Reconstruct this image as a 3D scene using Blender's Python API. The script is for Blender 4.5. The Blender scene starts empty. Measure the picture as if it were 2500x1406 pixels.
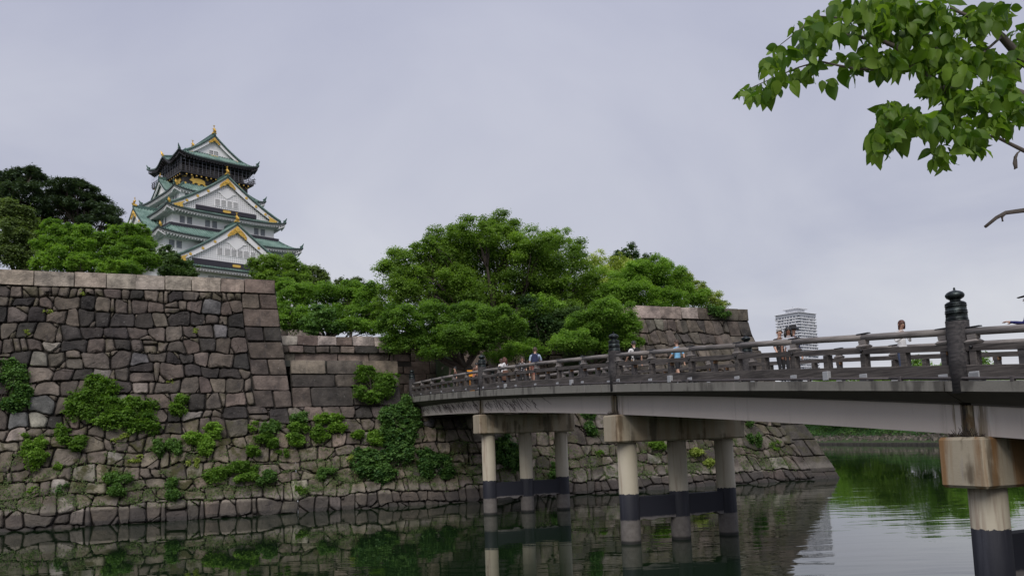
import bpy, bmesh, math, random
import numpy as np
from mathutils import Vector, Matrix

random.seed(7)
RNG = np.random.default_rng(11)
R = math.radians
SC = bpy.context.scene
COL = SC.collection

# ------------------------------------------------------------------ camera
F_PX, PITCH, ROLL, V0, EYE = 1980.5, R(5.8427), R(-2.0021), 870.13, 4.0
cp, sp_, cr, sr = math.cos(PITCH), math.sin(PITCH), math.cos(ROLL), math.sin(ROLL)
FWD = Vector((0, cp, sp_)); UP0 = Vector((0, -sp_, cp)); RT0 = Vector((1, 0, 0))
CAM_R = RT0 * cr + UP0 * sr
CAM_U = RT0 * -sr + UP0 * cr
cam = bpy.data.cameras.new('camera')
cam.sensor_width = 36.0
cam.lens = F_PX / 2500 * 36
cam.shift_y = (V0 - 703) / 2500
cam.clip_start, cam.clip_end = 0.1, 6000
camo = bpy.data.objects.new('camera', cam)
mw = Matrix.Identity(4)
for i in range(3):
    mw[i][0], mw[i][1], mw[i][2] = CAM_R[i], CAM_U[i], -FWD[i]
mw[2][3] = EYE
camo.matrix_world = mw
COL.objects.link(camo)
SC.camera = camo

# ------------------------------------------------------------------ overcast sky, soft sun, exposure
SUN_EL, SUN_AZ = R(46), R(188)        # azimuth from +Y clockwise: behind the camera, to its left
world = bpy.data.worlds.new('World'); SC.world = world; world.use_nodes = True
wt = world.node_tree; wt.nodes.clear()
def wn(t, **k):
    n = wt.nodes.new(t)
    for a_, b_ in k.items(): setattr(n, a_, b_)
    return n
sky = wn('ShaderNodeTexSky', sky_type='NISHITA', sun_disc=False)
sky.sun_elevation = SUN_EL; sky.sun_rotation = SUN_AZ; sky.air_density = 1.0; sky.dust_density = 3.0
bg1 = wn('ShaderNodeBackground'); bg1.inputs[1].default_value = 0.07
wt.links.new(sky.outputs[0], bg1.inputs[0])
tc = wn('ShaderNodeTexCoord')
sep = wn('ShaderNodeSeparateXYZ'); wt.links.new(tc.outputs['Generated'], sep.inputs[0])
zc = wn('ShaderNodeMath', operation='MAXIMUM'); wt.links.new(sep.outputs[2], zc.inputs[0]); zc.inputs[1].default_value = 0.0
za = wn('ShaderNodeMath', operation='ADD'); wt.links.new(zc.outputs[0], za.inputs[0]); za.inputs[1].default_value = 0.22
dx = wn('ShaderNodeMath', operation='DIVIDE'); wt.links.new(sep.outputs[0], dx.inputs[0]); wt.links.new(za.outputs[0], dx.inputs[1])
dy = wn('ShaderNodeMath', operation='DIVIDE'); wt.links.new(sep.outputs[1], dy.inputs[0]); wt.links.new(za.outputs[0], dy.inputs[1])
cmb = wn('ShaderNodeCombineXYZ'); wt.links.new(dx.outputs[0], cmb.inputs[0]); wt.links.new(dy.outputs[0], cmb.inputs[1])
cn = wn('ShaderNodeTexNoise'); cn.inputs['Scale'].default_value = 0.9; cn.inputs['Detail'].default_value = 6; cn.inputs['Roughness'].default_value = 0.5
cn.inputs['Distortion'].default_value = 0.6
wt.links.new(cmb.outputs[0], cn.inputs['Vector'])
ramp = wn('ShaderNodeValToRGB')
ramp.color_ramp.elements[0].position = 0.3; ramp.color_ramp.elements[0].color = (0.335, 0.345, 0.412, 1)
ramp.color_ramp.elements[1].position = 0.72; ramp.color_ramp.elements[1].color = (0.515, 0.518, 0.54, 1)
wt.links.new(cn.outputs['Fac'], ramp.inputs[0])
grad = wn('ShaderNodeMapRange', interpolation_type='SMOOTHSTEP'); wt.links.new(sep.outputs[2], grad.inputs[0])
for i_, v_ in ((1, 0.05), (2, 0.6), (3, 0.0), (4, 1.0)): grad.inputs[i_].default_value = v_
hi = wn('ShaderNodeMix', data_type='RGBA', blend_type='MULTIPLY'); wt.links.new(grad.outputs[0], hi.inputs[0]); wt.links.new(ramp.outputs[0], hi.inputs[6]); hi.inputs[7].default_value = (0.82, 0.835, 0.94, 1)
bg2 = wn('ShaderNodeBackground'); bg2.inputs[1].default_value = 1.0
wt.links.new(hi.outputs[2], bg2.inputs[0])
mixs = wn('ShaderNodeMixShader'); mixs.inputs[0].default_value = 0.9
wt.links.new(bg1.outputs[0], mixs.inputs[1]); wt.links.new(bg2.outputs[0], mixs.inputs[2])
wout = wn('ShaderNodeOutputWorld'); wt.links.new(mixs.outputs[0], wout.inputs[0])

sun = bpy.data.lights.new('sun', 'SUN'); sun.energy = 1.5; sun.angle = R(40); sun.color = (1.0, 0.96, 0.91)
suno = bpy.data.objects.new('sun', sun); COL.objects.link(suno)
sdir = Vector((math.sin(SUN_AZ) * math.cos(SUN_EL), math.cos(SUN_AZ) * math.cos(SUN_EL), math.sin(SUN_EL)))
suno.rotation_euler = (-sdir).to_track_quat('-Z', 'Y').to_euler()
suno.location = sdir * 120

SC.view_settings.view_transform = 'Standard'
SC.view_settings.look = 'None'
SC.view_settings.exposure = 0.55
SC.view_settings.gamma = 1.0
SC.view_settings.use_curve_mapping = False
SC.cycles.max_bounces = 6
SC.cycles.diffuse_bounces = 3
SC.cycles.glossy_bounces = 3
SC.cycles.transmission_bounces = 3
SC.cycles.transparent_max_bounces = 4
SC.cycles.caustics_reflective = False
SC.cycles.caustics_refractive = False

# ------------------------------------------------------------------ frames
# bridge frame: x = s (along the bridge, towards the viewer's bank), y = t (across, away), z up; wall faces lie on s = const
TH = R(157.8146)
OX, OY = -1.4695, 44.8728
AV = Vector((math.sin(TH), math.cos(TH), 0)); MV = Vector((-math.cos(TH), math.sin(TH), 0))
FRAME = Matrix.Translation((OX, OY, 0)) @ Matrix.Rotation(math.atan2(AV.y, AV.x), 4, 'Z')
FINV = FRAME.inverted()
PH = R(45.593)
CASTLE = Matrix.Translation((-69.14, 180.0, 0)) @ Matrix.Rotation(math.atan2(math.cos(PH), math.sin(PH)), 4, 'Z')

def ray(u, v):
    return FWD + CAM_R * ((u - 1250) / F_PX) + CAM_U * ((V0 - v) / F_PX)
def at_s(u, v, s):
    """point of the bridge frame on the vertical plane s, seen in direction (u, v) of the 2500 px picture"""
    d = ray(u, v); n = AV
    t = (Vector((OX, OY, 0)) + AV * s).dot(n) / d.dot(n)
    return FINV @ (d * t + Vector((0, 0, EYE)))
def at_d(u, v, depth):
    d = ray(u, v)
    return d * depth + Vector((0, 0, EYE))

# ------------------------------------------------------------------ object helpers
def mesh_of(name, verts, faces, mats, smooth=False, midx=None):
    me = bpy.data.meshes.new(name)
    me.from_pydata([tuple(v) for v in verts], [], faces)
    for m_ in (mats if isinstance(mats, (list, tuple)) else [mats]): me.materials.append(m_)
    if midx is not None: me.polygons.foreach_set('material_index', midx)
    if smooth: me.polygons.foreach_set('use_smooth', [True] * len(me.polygons))
    me.update()
    return me
def link(name, me, parent=None, loc=None, rot=None):
    o = bpy.data.objects.new(name, me); COL.objects.link(o)
    if parent: o.parent = parent
    if loc is not None: o.location = loc
    if rot is not None: o.rotation_euler = rot
    return o
def tag(o, label=None, cat=None, group=None, kind=None):
    if label: o['label'] = label
    if cat: o['category'] = cat
    if group: o['group'] = group
    if kind: o['kind'] = kind
    return o
def thing(name, label, cat, group=None, mat4=None):
    o = bpy.data.objects.new(name, None); COL.objects.link(o)
    o.empty_display_size = 0.5
    if mat4 is not None: o.matrix_world = mat4
    return tag(o, label, cat, group)

class MB:
    """collects pieces of one mesh"""
    def __init__(s): s.v = []; s.f = []; s.m = []
    def add(s, vs, fs, mi=0):
        b = len(s.v); s.v += [tuple(x) for x in vs]; s.f += [tuple(i + b for i in f) for f in fs]; s.m += [mi] * len(fs); return s
    def hexa(s, p, mi=0):      # 8 points: bottom 4 ccw, top 4 ccw
        return s.add(p, [(3, 2, 1, 0), (4, 5, 6, 7), (0, 1, 5, 4), (1, 2, 6, 5), (2, 3, 7, 6), (3, 0, 4, 7)], mi)
    def box(s, x0, x1, y0, y1, z0, z1, mi=0):
        return s.hexa([(x0, y0, z0), (x1, y0, z0), (x1, y1, z0), (x0, y1, z0), (x0, y0, z1), (x1, y0, z1), (x1, y1, z1), (x0, y1, z1)], mi)
    def bev(s, x0, x1, y0, y1, z0, z1, b, mi=0):
        """box with chamfered edges"""
        bm = bmesh.new(); bmesh.ops.create_cube(bm, size=1)
        for w in bm.verts: w.co = Vector(((x0 + x1) / 2 + w.co.x * (x1 - x0), (y0 + y1) / 2 + w.co.y * (y1 - y0), (z0 + z1) / 2 + w.co.z * (z1 - z0)))
        bmesh.ops.bevel(bm, geom=list(bm.edges), offset=b, segments=1, affect='EDGES')
        bm.verts.index_update()
        s.add([w.co[:] for w in bm.verts], [tuple(w.index for w in f.verts) for f in bm.faces], mi); bm.free(); return s
    def tube(s, pts, rad, n=8, mi=0, cap=True):
        pts = [Vector(p) for p in pts]
        if not isinstance(rad, (list, tuple)): rad = [rad] * len(pts)
        b = len(s.v); up = Vector((0, 0, 1)); fs = []
        for i, p in enumerate(pts):
            d = (pts[min(i + 1, len(pts) - 1)] - pts[max(i - 1, 0)])
            d = d.normalized() if d.length > 1e-9 else Vector((0, 0, 1))
            x = d.cross(up)
            if x.length < 0.05: x = d.cross(Vector((1, 0, 0)))
            x.normalize(); y = d.cross(x)
            for k in range(n):
                a_ = 2 * math.pi * k / n
                s.v.append(tuple(p + (x * math.cos(a_) + y * math.sin(a_)) * rad[i]))
        for i in range(len(pts) - 1):
            for k in range(n):
                fs.append((b + i * n + k, b + i * n + (k + 1) % n, b + (i + 1) * n + (k + 1) % n, b + (i + 1) * n + k))
        if cap:
            fs.append(tuple(b + k for k in range(n))[::-1]); fs.append(tuple(b + (len(pts) - 1) * n + k for k in range(n)))
        s.f += fs; s.m += [mi] * len(fs); return s
    def lathe(s, prof, c=(0, 0, 0), n=20, mi=0):
        b = len(s.v); fs = []
        for r_, z_ in prof:
            for k in range(n):
                a_ = 2 * math.pi * k / n; s.v.append((c[0] + r_ * math.cos(a_), c[1] + r_ * math.sin(a_), c[2] + z_))
        for i in range(len(prof) - 1):
            for k in range(n):
                fs.append((b + i * n + k, b + i * n + (k + 1) % n, b + (i + 1) * n + (k + 1) % n, b + (i + 1) * n + k))
        fs.append(tuple(b + k for k in range(n))[::-1]); fs.append(tuple(b + (len(prof) - 1) * n + k for k in range(n)))
        s.f += fs; s.m += [mi] * len(fs); return s
    def extrude(s, poly, fn, d0, d1, mi=0):
        """polygon (2-D list) extruded between depths: fn(x, y, d) -> point"""
        n = len(poly); vs = [fn(x, y, d0) for x, y in poly] + [fn(x, y, d1) for x, y in poly]
        fs = [tuple(range(n)), tuple(range(2 * n - 1, n - 1, -1))] + [(i, i + n, (i + 1) % n + n, (i + 1) % n) for i in range(n)]
        return s.add(vs, fs, mi)
    def build(s, name, mats, parent=None, smooth=False, loc=None, rot=None):
        return link(name, mesh_of(name, s.v, s.f, mats, smooth, s.m), parent, loc, rot)

def sstep(x, a_, b_):
    t = min(1, max(0, (x - a_) / (b_ - a_))); return t * t * (3 - 2 * t)

# ------------------------------------------------------------------ material helpers
class NT:
    def __init__(s, name):
        s.mat = bpy.data.materials.new(name); s.mat.use_nodes = True; s.t = s.mat.node_tree
        s.b = s.t.nodes['Principled BSDF']; s.out = s.t.nodes['Material Output']
    def n(s, typ, ins=None, **props):
        nd = s.t.nodes.new(typ)
        for k, v in props.items(): setattr(nd, k, v)
        for k, v in (ins or {}).items(): s.set(nd.inputs[k], v)
        return nd
    def set(s, sock, v):
        if isinstance(v, bpy.types.NodeSocket): s.t.links.new(v, sock)
        else: sock.default_value = v
    def pos(s): return s.n('ShaderNodeNewGeometry').outputs['Position']
    def map(s, vec, scale=(1, 1, 1), rot=(0, 0, 0), loc=(0, 0, 0)):
        return s.n('ShaderNodeMapping', {0: vec, 1: loc, 2: rot, 3: scale}).outputs[0]
    def noise(s, vec, scale, detail=4, rough=0.55, dist=0.0):
        return s.n('ShaderNodeTexNoise', {'Vector': vec, 'Scale': scale, 'Detail': detail, 'Roughness': rough, 'Distortion': dist}).outputs['Fac']
    def math(s, op, a_, b_=0.0, clamp=False):
        return s.n('ShaderNodeMath', {0: a_, 1: b_}, operation=op, use_clamp=clamp).outputs[0]
    def rng(s, v, a0, a1, b0=0.0, b1=1.0, smooth=True):
        nd = s.n('ShaderNodeMapRange', {0: v, 1: a0, 2: a1, 3: b0, 4: b1})
        if smooth: nd.interpolation_type = 'SMOOTHSTEP'
        return nd.outputs[0]
    def mix(s, f, a_, b_, blend='MIX'):
        nd = s.n('ShaderNodeMix', data_type='RGBA', blend_type=blend)
        s.set(nd.inputs[0], f); s.set(nd.inputs[6], c4(a_)); s.set(nd.inputs[7], c4(b_)); return nd.outputs[2]
    def bump(s, h, strength=0.3, dist=0.05):
        s.set(s.b.inputs['Normal'], s.n('ShaderNodeBump', {'Height': h, 'Strength': strength, 'Distance': dist}).outputs[0])
    def col(s, v): s.set(s.b.inputs['Base Color'], c4(v))
    def rough(s, v): s.set(s.b.inputs['Roughness'], v)
def c4(v):
    return (v[0], v[1], v[2], 1.0) if isinstance(v, (tuple, list)) and len(v) == 3 else v

def mat_plain(name, c, rough=0.7, var=0.25, scale=3.0, metal=0.0, bump=0.0):
    t = NT(name); p = t.pos(); n = t.noise(p, scale, 5)
    t.col(t.mix(n, tuple(x * (1 - var) for x in c), tuple(min(1, x * (1 + var)) for x in c))); t.rough(rough)
    t.b.inputs['Metallic'].default_value = metal
    if bump: t.bump(t.noise(p, scale * 5, 4), bump, 0.03)
    return t.mat

def mat_stone(name, waterline=True, streak=.62):
    """granite block: the block's own colour comes from its object colour, moss amount from its alpha"""
    t = NT(name); p = t.pos(); oi = t.n('ShaderNodeObjectInfo')
    offs = t.n('ShaderNodeVectorMath', {0: p, 1: t.n('ShaderNodeCombineXYZ', {0: t.math('MULTIPLY', oi.outputs['Random'], 37.0), 1: t.math('MULTIPLY', oi.outputs['Random'], 91.0)}).outputs[0]}, operation='ADD').outputs[0]
    big = t.noise(offs, 1.3, 4); fine = t.noise(offs, 14, 5, 0.7)
    base = t.mix(1.0, oi.outputs['Color'], t.mix(t.rng(big, 0.25, 0.75), (0.44, 0.42, 0.395), (1.23, 1.165, 1.07)), 'MULTIPLY')
    base = t.mix(1.0, base, t.mix(fine, (0.72, 0.72, 0.72), (1.28, 1.28, 1.28)), 'MULTIPLY')
    stk = t.noise(t.map(offs, (2.6, 2.6, 0.22)), 1.0, 4, 0.6)                       # dark run-off streaks
    base = t.mix(t.rng(stk, 0.55, 0.75, 0, streak), base, (0.035, 0.032, 0.034))
    spk = t.noise(offs, 6.0, 6, 0.75)                                              # pale lichen
    base = t.mix(t.rng(spk, 0.60, 0.72, 0, 0.5), base, (0.36, 0.35, 0.33))
    moss = t.math('MULTIPLY', t.rng(t.noise(p, 1.1, 6, 0.65), 0.47, 0.62), oi.outputs['Alpha'])
    base = t.mix(moss, base, t.mix(t.noise(p, 9, 3), (0.03, 0.036, 0.012), (0.085, 0.075, 0.028)))
    if waterline:
        z = t.n('ShaderNodeSeparateXYZ', {0: p}).outputs[2]
        zz = t.math('ADD', z, t.math('MULTIPLY', t.math('SUBTRACT', t.noise(p, 2.5, 3), 0.5), 0.14))
        dry = t.math('MULTIPLY', t.rng(zz, 0.80, 0.92), t.rng(zz, 1.5, 1.1))
        base = t.mix(t.math('MULTIPLY', dry, 0.3), base, (0.33, 0.30, 0.27))
        base = t.mix(t.rng(zz, 0.95, 0.78, 0, 0.7), base, (0.052, 0.045, 0.043))
        base = t.mix(t.rng(zz, 0.3, 0.2, 0, 0.5), base, (0.03, 0.03, 0.03))
    t.col(base); t.rough(0.82)
    t.b.inputs['Specular IOR Level'].default_value = 0.3
    h = t.math('ADD', t.noise(offs, 4.5, 6, .65), t.math('MULTIPLY', fine, 0.6))
    t.bump(t.math('ADD', h, t.math('MULTIPLY', t.noise(offs, 1.6, 3, .5, 1.0), 1.4)), 0.8, 0.09)
    return t.mat

def mat_concrete(name, c, streak=(0.09, 0.075, 0.045), amt=0.6, sx=3.2, sc=1.0, rust=0.0):
    t = NT(name); p = t.pos()
    q = t.map(p, (sx, sx, 0.25)); st = t.math('MULTIPLY', t.noise(q, sc, 4, 0.6), t.rng(t.noise(p, 1.1, 3), .3, .62, .72, 1.12)); st2 = t.noise(t.map(p, (sx, sx, 0.3), loc=(7, 3, 1)), sc * 1.7, 4, 0.6)
    b = t.mix(t.noise(p, 1.8, 6, 0.6), tuple(x * 0.78 for x in c), tuple(min(1, x * 1.15) for x in c))
    b = t.mix(t.rng(st, 0.48, 0.66, 0, amt), b, streak)
    b = t.mix(t.rng(st2, 0.58, 0.70, 0, amt * 0.6), b, (0.34, 0.31, 0.29))
    if rust: b = t.mix(t.math('MULTIPLY', t.rng(t.noise(t.map(p, (1.5, 1.5, 0.12), loc=(2, 9, 0)), 1.3, 4, 0.6), 0.44, 0.6), rust), b, (0.25, 0.125, 0.04))
    b = t.mix(t.rng(t.noise(p, 22, 3), 0.62, 0.75, 0, 0.25), b, (0.05, 0.05, 0.05))
    t.col(b); t.rough(0.85); t.bump(t.noise(p, 18, 4), 0.25, 0.02)
    return t.mat

def leaf_mat(name, lo, hi, trans=0.35, rough=0.55):
    t = NT(name); at = t.n('ShaderNodeAttribute', attribute_name='tone').outputs['Fac']
    c = t.mix(at, lo, hi)
    t.col(c); t.rough(rough); t.b.inputs['Specular IOR Level'].default_value = 0.25
    tr = t.n('ShaderNodeBsdfTranslucent', {0: t.mix(1.0, c, (1.25, 1.35, 0.55), 'MULTIPLY')})
    mx = t.n('ShaderNodeMixShader', {0: trans, 1: t.b.outputs[0], 2: tr.outputs[0]})
    t.t.links.new(mx.outputs[0], t.out.inputs[0])
    return t.mat

M = {}
M['stone'] = mat_stone('granite_block')
M['coping'] = mat_stone('granite_coping', False, .4)
M['joint'] = mat_plain('dark_joint_earth', (0.036, 0.031, 0.026), 0.95, 0.5, 4)
M['concrete_cap'] = mat_concrete('pier_cap_concrete', (0.44, 0.38, 0.28), (0.10, 0.08, 0.052), 0.8, sx=2.6, rust=.25)
M['concrete_cap_rusty'] = mat_concrete('rust_streaked_cap_concrete', (0.44, 0.38, 0.28), (0.09, 0.062, 0.036), 0.8, sx=2.6, rust=.9)
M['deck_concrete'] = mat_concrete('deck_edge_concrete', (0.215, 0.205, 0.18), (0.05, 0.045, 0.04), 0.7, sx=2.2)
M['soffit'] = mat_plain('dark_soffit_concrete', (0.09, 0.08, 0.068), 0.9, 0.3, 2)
M['pipe'] = mat_plain('grey_conduit', (0.075, 0.065, 0.065), 0.55, 0.3, 8)
M['bracket'] = mat_plain('galvanised_bracket', (0.36, 0.37, 0.385), 0.55, 0.15, 6)
M['black_iron'] = mat_plain('black_iron', (0.016, 0.016, 0.018), 0.5, 0.3, 6)
M['bark'] = mat_plain('bark', (0.055, 0.042, 0.034), 0.9, 0.5, 6, bump=0.5)
M['twig'] = mat_plain('twig_bark', (0.10, 0.085, 0.075), 0.85, 0.4, 60)
M['plaster'] = mat_plain('white_plaster', (0.9, 0.89, 0.89), 0.8, 0.05, 0.8)
M['rafter'] = mat_plain('white_rafter', (0.7, 0.69, 0.69), 0.85, 0.08, 1.5)
M['lacquer'] = mat_plain('black_lacquer_wood', (0.022, 0.018, 0.02), 0.5, 0.4, 2)
M['beam'] = mat_plain('dark_painted_beam', (0.028, 0.025, 0.036), 0.6, 0.25, 2)
M['gold'] = mat_plain('gilt', (0.78, 0.50, 0.11), 0.42, 0.3, 3, metal=0.55)
M['pane'] = mat_plain('grey_shutter', (0.10, 0.104, 0.118), 0.5, 0.25, 2)
M['dark_pane'] = mat_plain('dark_window_recess', (0.045, 0.047, 0.055), 0.4, 0.3, 2)
M['wire'] = mat_plain('steel_mesh_post', (0.17, 0.18, 0.23), 0.5, 0.1, 2)

t = NT('girder_paint'); p = t.pos(); nn = t.noise(t.map(p, (1.2, 1.2, 0.5)), 0.7, 6, 0.6)
b = t.mix(nn, (0.48, 0.425, 0.385), (0.60, 0.535, 0.485))
b = t.mix(t.rng(t.noise(t.map(p, (6, 6, 0.35)), 0.8, 4, 0.6), 0.58, 0.78, 0, 0.35), b, (0.16, 0.13, 0.11))
ob_ = t.n('ShaderNodeSeparateXYZ', {0: t.n('ShaderNodeTexCoord').outputs['Object']}).outputs[0]     # s along the bridge
near = None
for si in (0.0, 15.07, 29.91):
    d_ = t.math('ABSOLUTE', t.math('SUBTRACT', ob_, si)); near = d_ if near is None else t.math('MINIMUM', near, d_)
drip = t.noise(t.map(p, (8, 8, 0.5)), 0.9, 5, 0.65)
b = t.mix(t.math('MULTIPLY', t.rng(near, .75, .18), t.rng(drip, .42, .58)), b, t.mix(t.noise(p, 2.5, 3), (.05, .042, .032), (.26, .19, .09)))
b = t.mix(t.math('MULTIPLY', t.rng(near, 1.0, .3, 0, .7), t.rng(t.noise(t.map(p, (6, 6, .6), loc=(4, 1, 2)), 1.0, 4), .56, .66)), b, (.56, .53, .48))
t.col(b); t.rough(0.75); M['girder'] = t.mat
t = NT('stained_joint'); p = t.pos(); nn = t.noise(t.map(p, (7, 7, 0.5)), 0.8, 5, 0.65)
b = t.mix(t.rng(nn, 0.38, 0.6), (0.035, 0.03, 0.024), (0.32, 0.26, 0.16)); b = t.mix(t.rng(t.noise(p, 3, 4), 0.5, 0.7), b, (0.15, 0.09, 0.04))
t.col(b); t.rough(0.9); M['joint_stain'] = t.mat

t = NT('bridge_column_paint'); p = t.pos(); z = t.n('ShaderNodeSeparateXYZ', {0: p}).outputs[2]
st = t.noise(t.map(p, (4.5, 4.5, 0.3)), 1.0, 5, 0.62)
cream = t.mix(t.noise(p, 1.3, 4), (0.40, 0.355, 0.26), (0.50, 0.455, 0.36))
cream = t.mix(t.rng(st, 0.5, 0.68, 0, 0.6), cream, (0.20, 0.13, 0.095))
zz = t.math('ADD', z, t.math('MULTIPLY', t.math('SUBTRACT', t.noise(p, 7, 4), 0.5), 0.10))
navy = t.mix(t.rng(st, 0.5, 0.72, 0, 0.5), (0.012, 0.013, 0.022), (0.05, 0.052, 0.066))
wet = t.mix(t.noise(p, 5, 5, 0.7), (0.06, 0.05, 0.046), (0.24, 0.22, 0.20))
wet = t.mix(t.rng(z, 0.16, 0.06), wet, (0.02, 0.02, 0.018))
edge = t.math('GREATER_THAN', t.math('ADD', z, t.math('MULTIPLY', t.math('SUBTRACT', t.noise(p, 11, 5, .7), 0.5), 0.16)), 1.83)
col = t.mix(t.rng(zz, 0.82, 0.9), wet, navy); col = t.mix(edge, col, cream)
t.col(col); t.rough(0.7); t.bump(t.noise(p, 20, 4), 0.2, 0.02); M['column'] = t.mat
t = NT('tie_beam_paint'); p = t.pos(); z = t.n('ShaderNodeSeparateXYZ', {0: p}).outputs[2]
zz = t.math('ADD', z, t.math('MULTIPLY', t.math('SUBTRACT', t.noise(p, 6, 4), 0.5), 0.12))
t.col(t.mix(t.rng(zz, 0.9, 0.98), (0.17, 0.155, 0.15), (0.013, 0.014, 0.024))); t.rough(0.7); M['tie'] = t.mat

def wood(name, lo, hi, stain):
    t = NT(name); p = t.map(t.pos(), rot=(0, 0, 1.183))
    g = t.noise(t.map(p, (0.55, 9, 9)), 2.2, 5, 0.65); w = t.noise(t.map(p, (1.0, 2.5, 2.5)), 0.7, 4)
    b = t.mix(t.rng(g, 0.3, 0.7), lo, hi); b = t.mix(t.rng(w, 0.5, 0.68, 0, 0.65), b, stain)
    t.col(b); t.rough(0.85); t.bump(g, 0.35, 0.012); return t.mat
M['rail_wood'] = wood('weathered_rail_wood', (0.14, 0.125, 0.117), (0.29, 0.262, 0.245), (0.085, 0.076, 0.072))
M['beam_wood'] = wood('weathered_beam_wood', (0.036, 0.031, 0.029), (0.125, 0.109, 0.10), (0.013, 0.012, 0.012))
M['post_wood'] = wood('weathered_post_wood', (0.03, 0.028, 0.030), (0.095, 0.086, 0.086), (0.014, 0.013, 0.015))
M['fresh_wood'] = wood('rusty_orange_wood', (0.07, 0.045, 0.03), (0.24, 0.12, 0.05), (0.04, 0.032, 0.03))
t = NT('verdigris_bronze'); p = t.pos()
t.col(t.mix(t.rng(t.noise(p, 7, 5), 0.4, 0.65), (0.010, 0.013, 0.014), (0.045, 0.058, 0.058))); t.rough(0.38); t.b.inputs['Metallic'].default_value = 0.6
M['bronze'] = t.mat
t = NT('verdigris_roof_tile'); p = t.pos()
b = t.mix(t.rng(t.noise(p, 0.5, 5, 0.65), 0.3, 0.7), (0.105, 0.185, 0.16), (0.25, 0.365, 0.32))
b = t.mix(t.rng(t.noise(p, 3.0, 4), 0.55, 0.75, 0, 0.5), b, (0.035, 0.07, 0.065))
t.col(b); t.rough(0.65); M['roof'] = t.mat
M['ridge'] = mat_plain('roof_ridge', (0.06, 0.115, 0.1), 0.6, 0.4, 1.2)
M['verge'] = mat_plain('dark_verge', (0.035, 0.05, 0.05), 0.6, 0.4, 2)

t = NT('moat_water'); p = t.pos()
long_ = t.noise(t.map(p, (0.22, 0.75, 1)), 1.0, 2, 0.45, 0.5)
short = t.noise(t.map(p, (0.5, 1.9, 1), rot=(0, 0, 0.12)), 1.0, 2, 0.5, 0.3)
wv = t.math('ADD', long_, t.math('MULTIPLY', short, 0.35))
patch = t.rng(t.noise(t.map(p, (0.04, 0.10, 1), loc=(3, 0, 0)), 1.0, 2), 0.36, 0.62, 0.15, 1.0)
right = t.rng(t.n('ShaderNodeSeparateXYZ', {0: p}).outputs[0], -4.0, 14.0, 0.7, 1.0)
t.col((0.008, 0.019, 0.007)); t.rough(0.012); t.b.inputs['IOR'].default_value = 1.45; t.b.inputs['Specular IOR Level'].default_value = 0.6
bn = t.n('ShaderNodeBump', {'Height': wv, 'Strength': t.math('MULTIPLY', patch, right), 'Distance': 0.016})
t.t.links.new(bn.outputs[0], t.b.inputs['Normal']); M['water'] = t.mat
t = NT('moat_bed'); t.col((0.02, 0.022, 0.014)); M['bed'] = t.mat
t = NT('grass_ground'); p = t.pos()
t.col(t.mix(t.noise(p, 0.6, 6, 0.65), (0.022, 0.038, 0.012), (0.055, 0.085, 0.024))); t.rough(0.95); t.bump(t.noise(p, 5, 5), 0.6, 0.2); M['grass'] = t.mat
M['gravel'] = mat_plain('sandy_ground', (0.25, 0.22, 0.18), 0.95, 0.2, 2)
M['bankstone'] = mat_stone('bank_stone', False)

LEAF = {
    'camphor': leaf_mat('leaf_camphor', (0.086, 0.158, 0.030), (0.259, 0.402, 0.074), .5),
    'maple': leaf_mat('leaf_maple', (0.081, 0.166, 0.029), (0.248, 0.414, 0.072), .5),
    'bright': leaf_mat('leaf_bright', (0.124, 0.234, 0.034), (0.317, 0.504, 0.090), .5),
    'yellow': leaf_mat('leaf_yellow', (0.228, 0.306, 0.060), (0.528, 0.600, 0.180), .42),
    'dark': leaf_mat('leaf_dark', (0.036, 0.079, 0.026), (0.120, 0.198, 0.060), 0.3),
    'pine': leaf_mat('leaf_conifer', (0.032, 0.057, 0.038), (0.121, 0.176, 0.095), 0.2),
    'olive': leaf_mat('leaf_olive', (0.072, 0.113, 0.036), (0.204, 0.276, 0.096), 0.38),
    'ivy': leaf_mat('leaf_ivy', (0.043, 0.114, 0.034), (0.156, 0.282, 0.072), 0.38),
    'dogwood': leaf_mat('leaf_dogwood', (0.055, 0.125, 0.012), (0.185, 0.295, 0.045), 0.5, 0.42),
}
# ================================================================== THE SETTING
S0 = -9.7                                    # the wall's foot line in the bridge frame
_PZ = [-1.5, 0, 1.06, 2.85, 4.5, 8.4, 12.2, 13.2, 14.3, 16.0]
_PO = [-0.6, 0, 0.36, 1.05, 1.76, 3.25, 4.32, 4.47, 4.56, 4.62]
def batter(z): return float(np.interp(z, _PZ, _PO))
LC = -8.95                                   # corner of the tall left wall (tau)
RC = 33.93                                   # outer corner of the right wall (tau)
def wmap(tau, z, proud=0.0):
    """wall surface: (along, height, proud) -> bridge frame; joints lean towards the two corners"""
    t = tau
    if tau <= LC + 0.01: t -= 0.1 * max(0, z - 6.6) * sstep(tau, -22, LC)
    if tau > 14: t -= batter(z) * sstep(tau, 14, RC)
    s = S0 - batter(z) + proud
    if LC + 0.01 < tau < -1.2: s -= 0.30 * sstep(z, 5.6, 7.0)
    return (s, t, z)
def onwall(u, v):
    """where the line of sight (u, v) meets the wall surface, bridge frame"""
    o = FINV @ Vector((0, 0, EYE)); d = FINV.to_3x3() @ ray(u, v)
    k = 20.0
    while k < 110:
        p = o + d * k
        if p.x <= S0 - batter(p.z): return p
        k += 0.03
    return None

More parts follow.
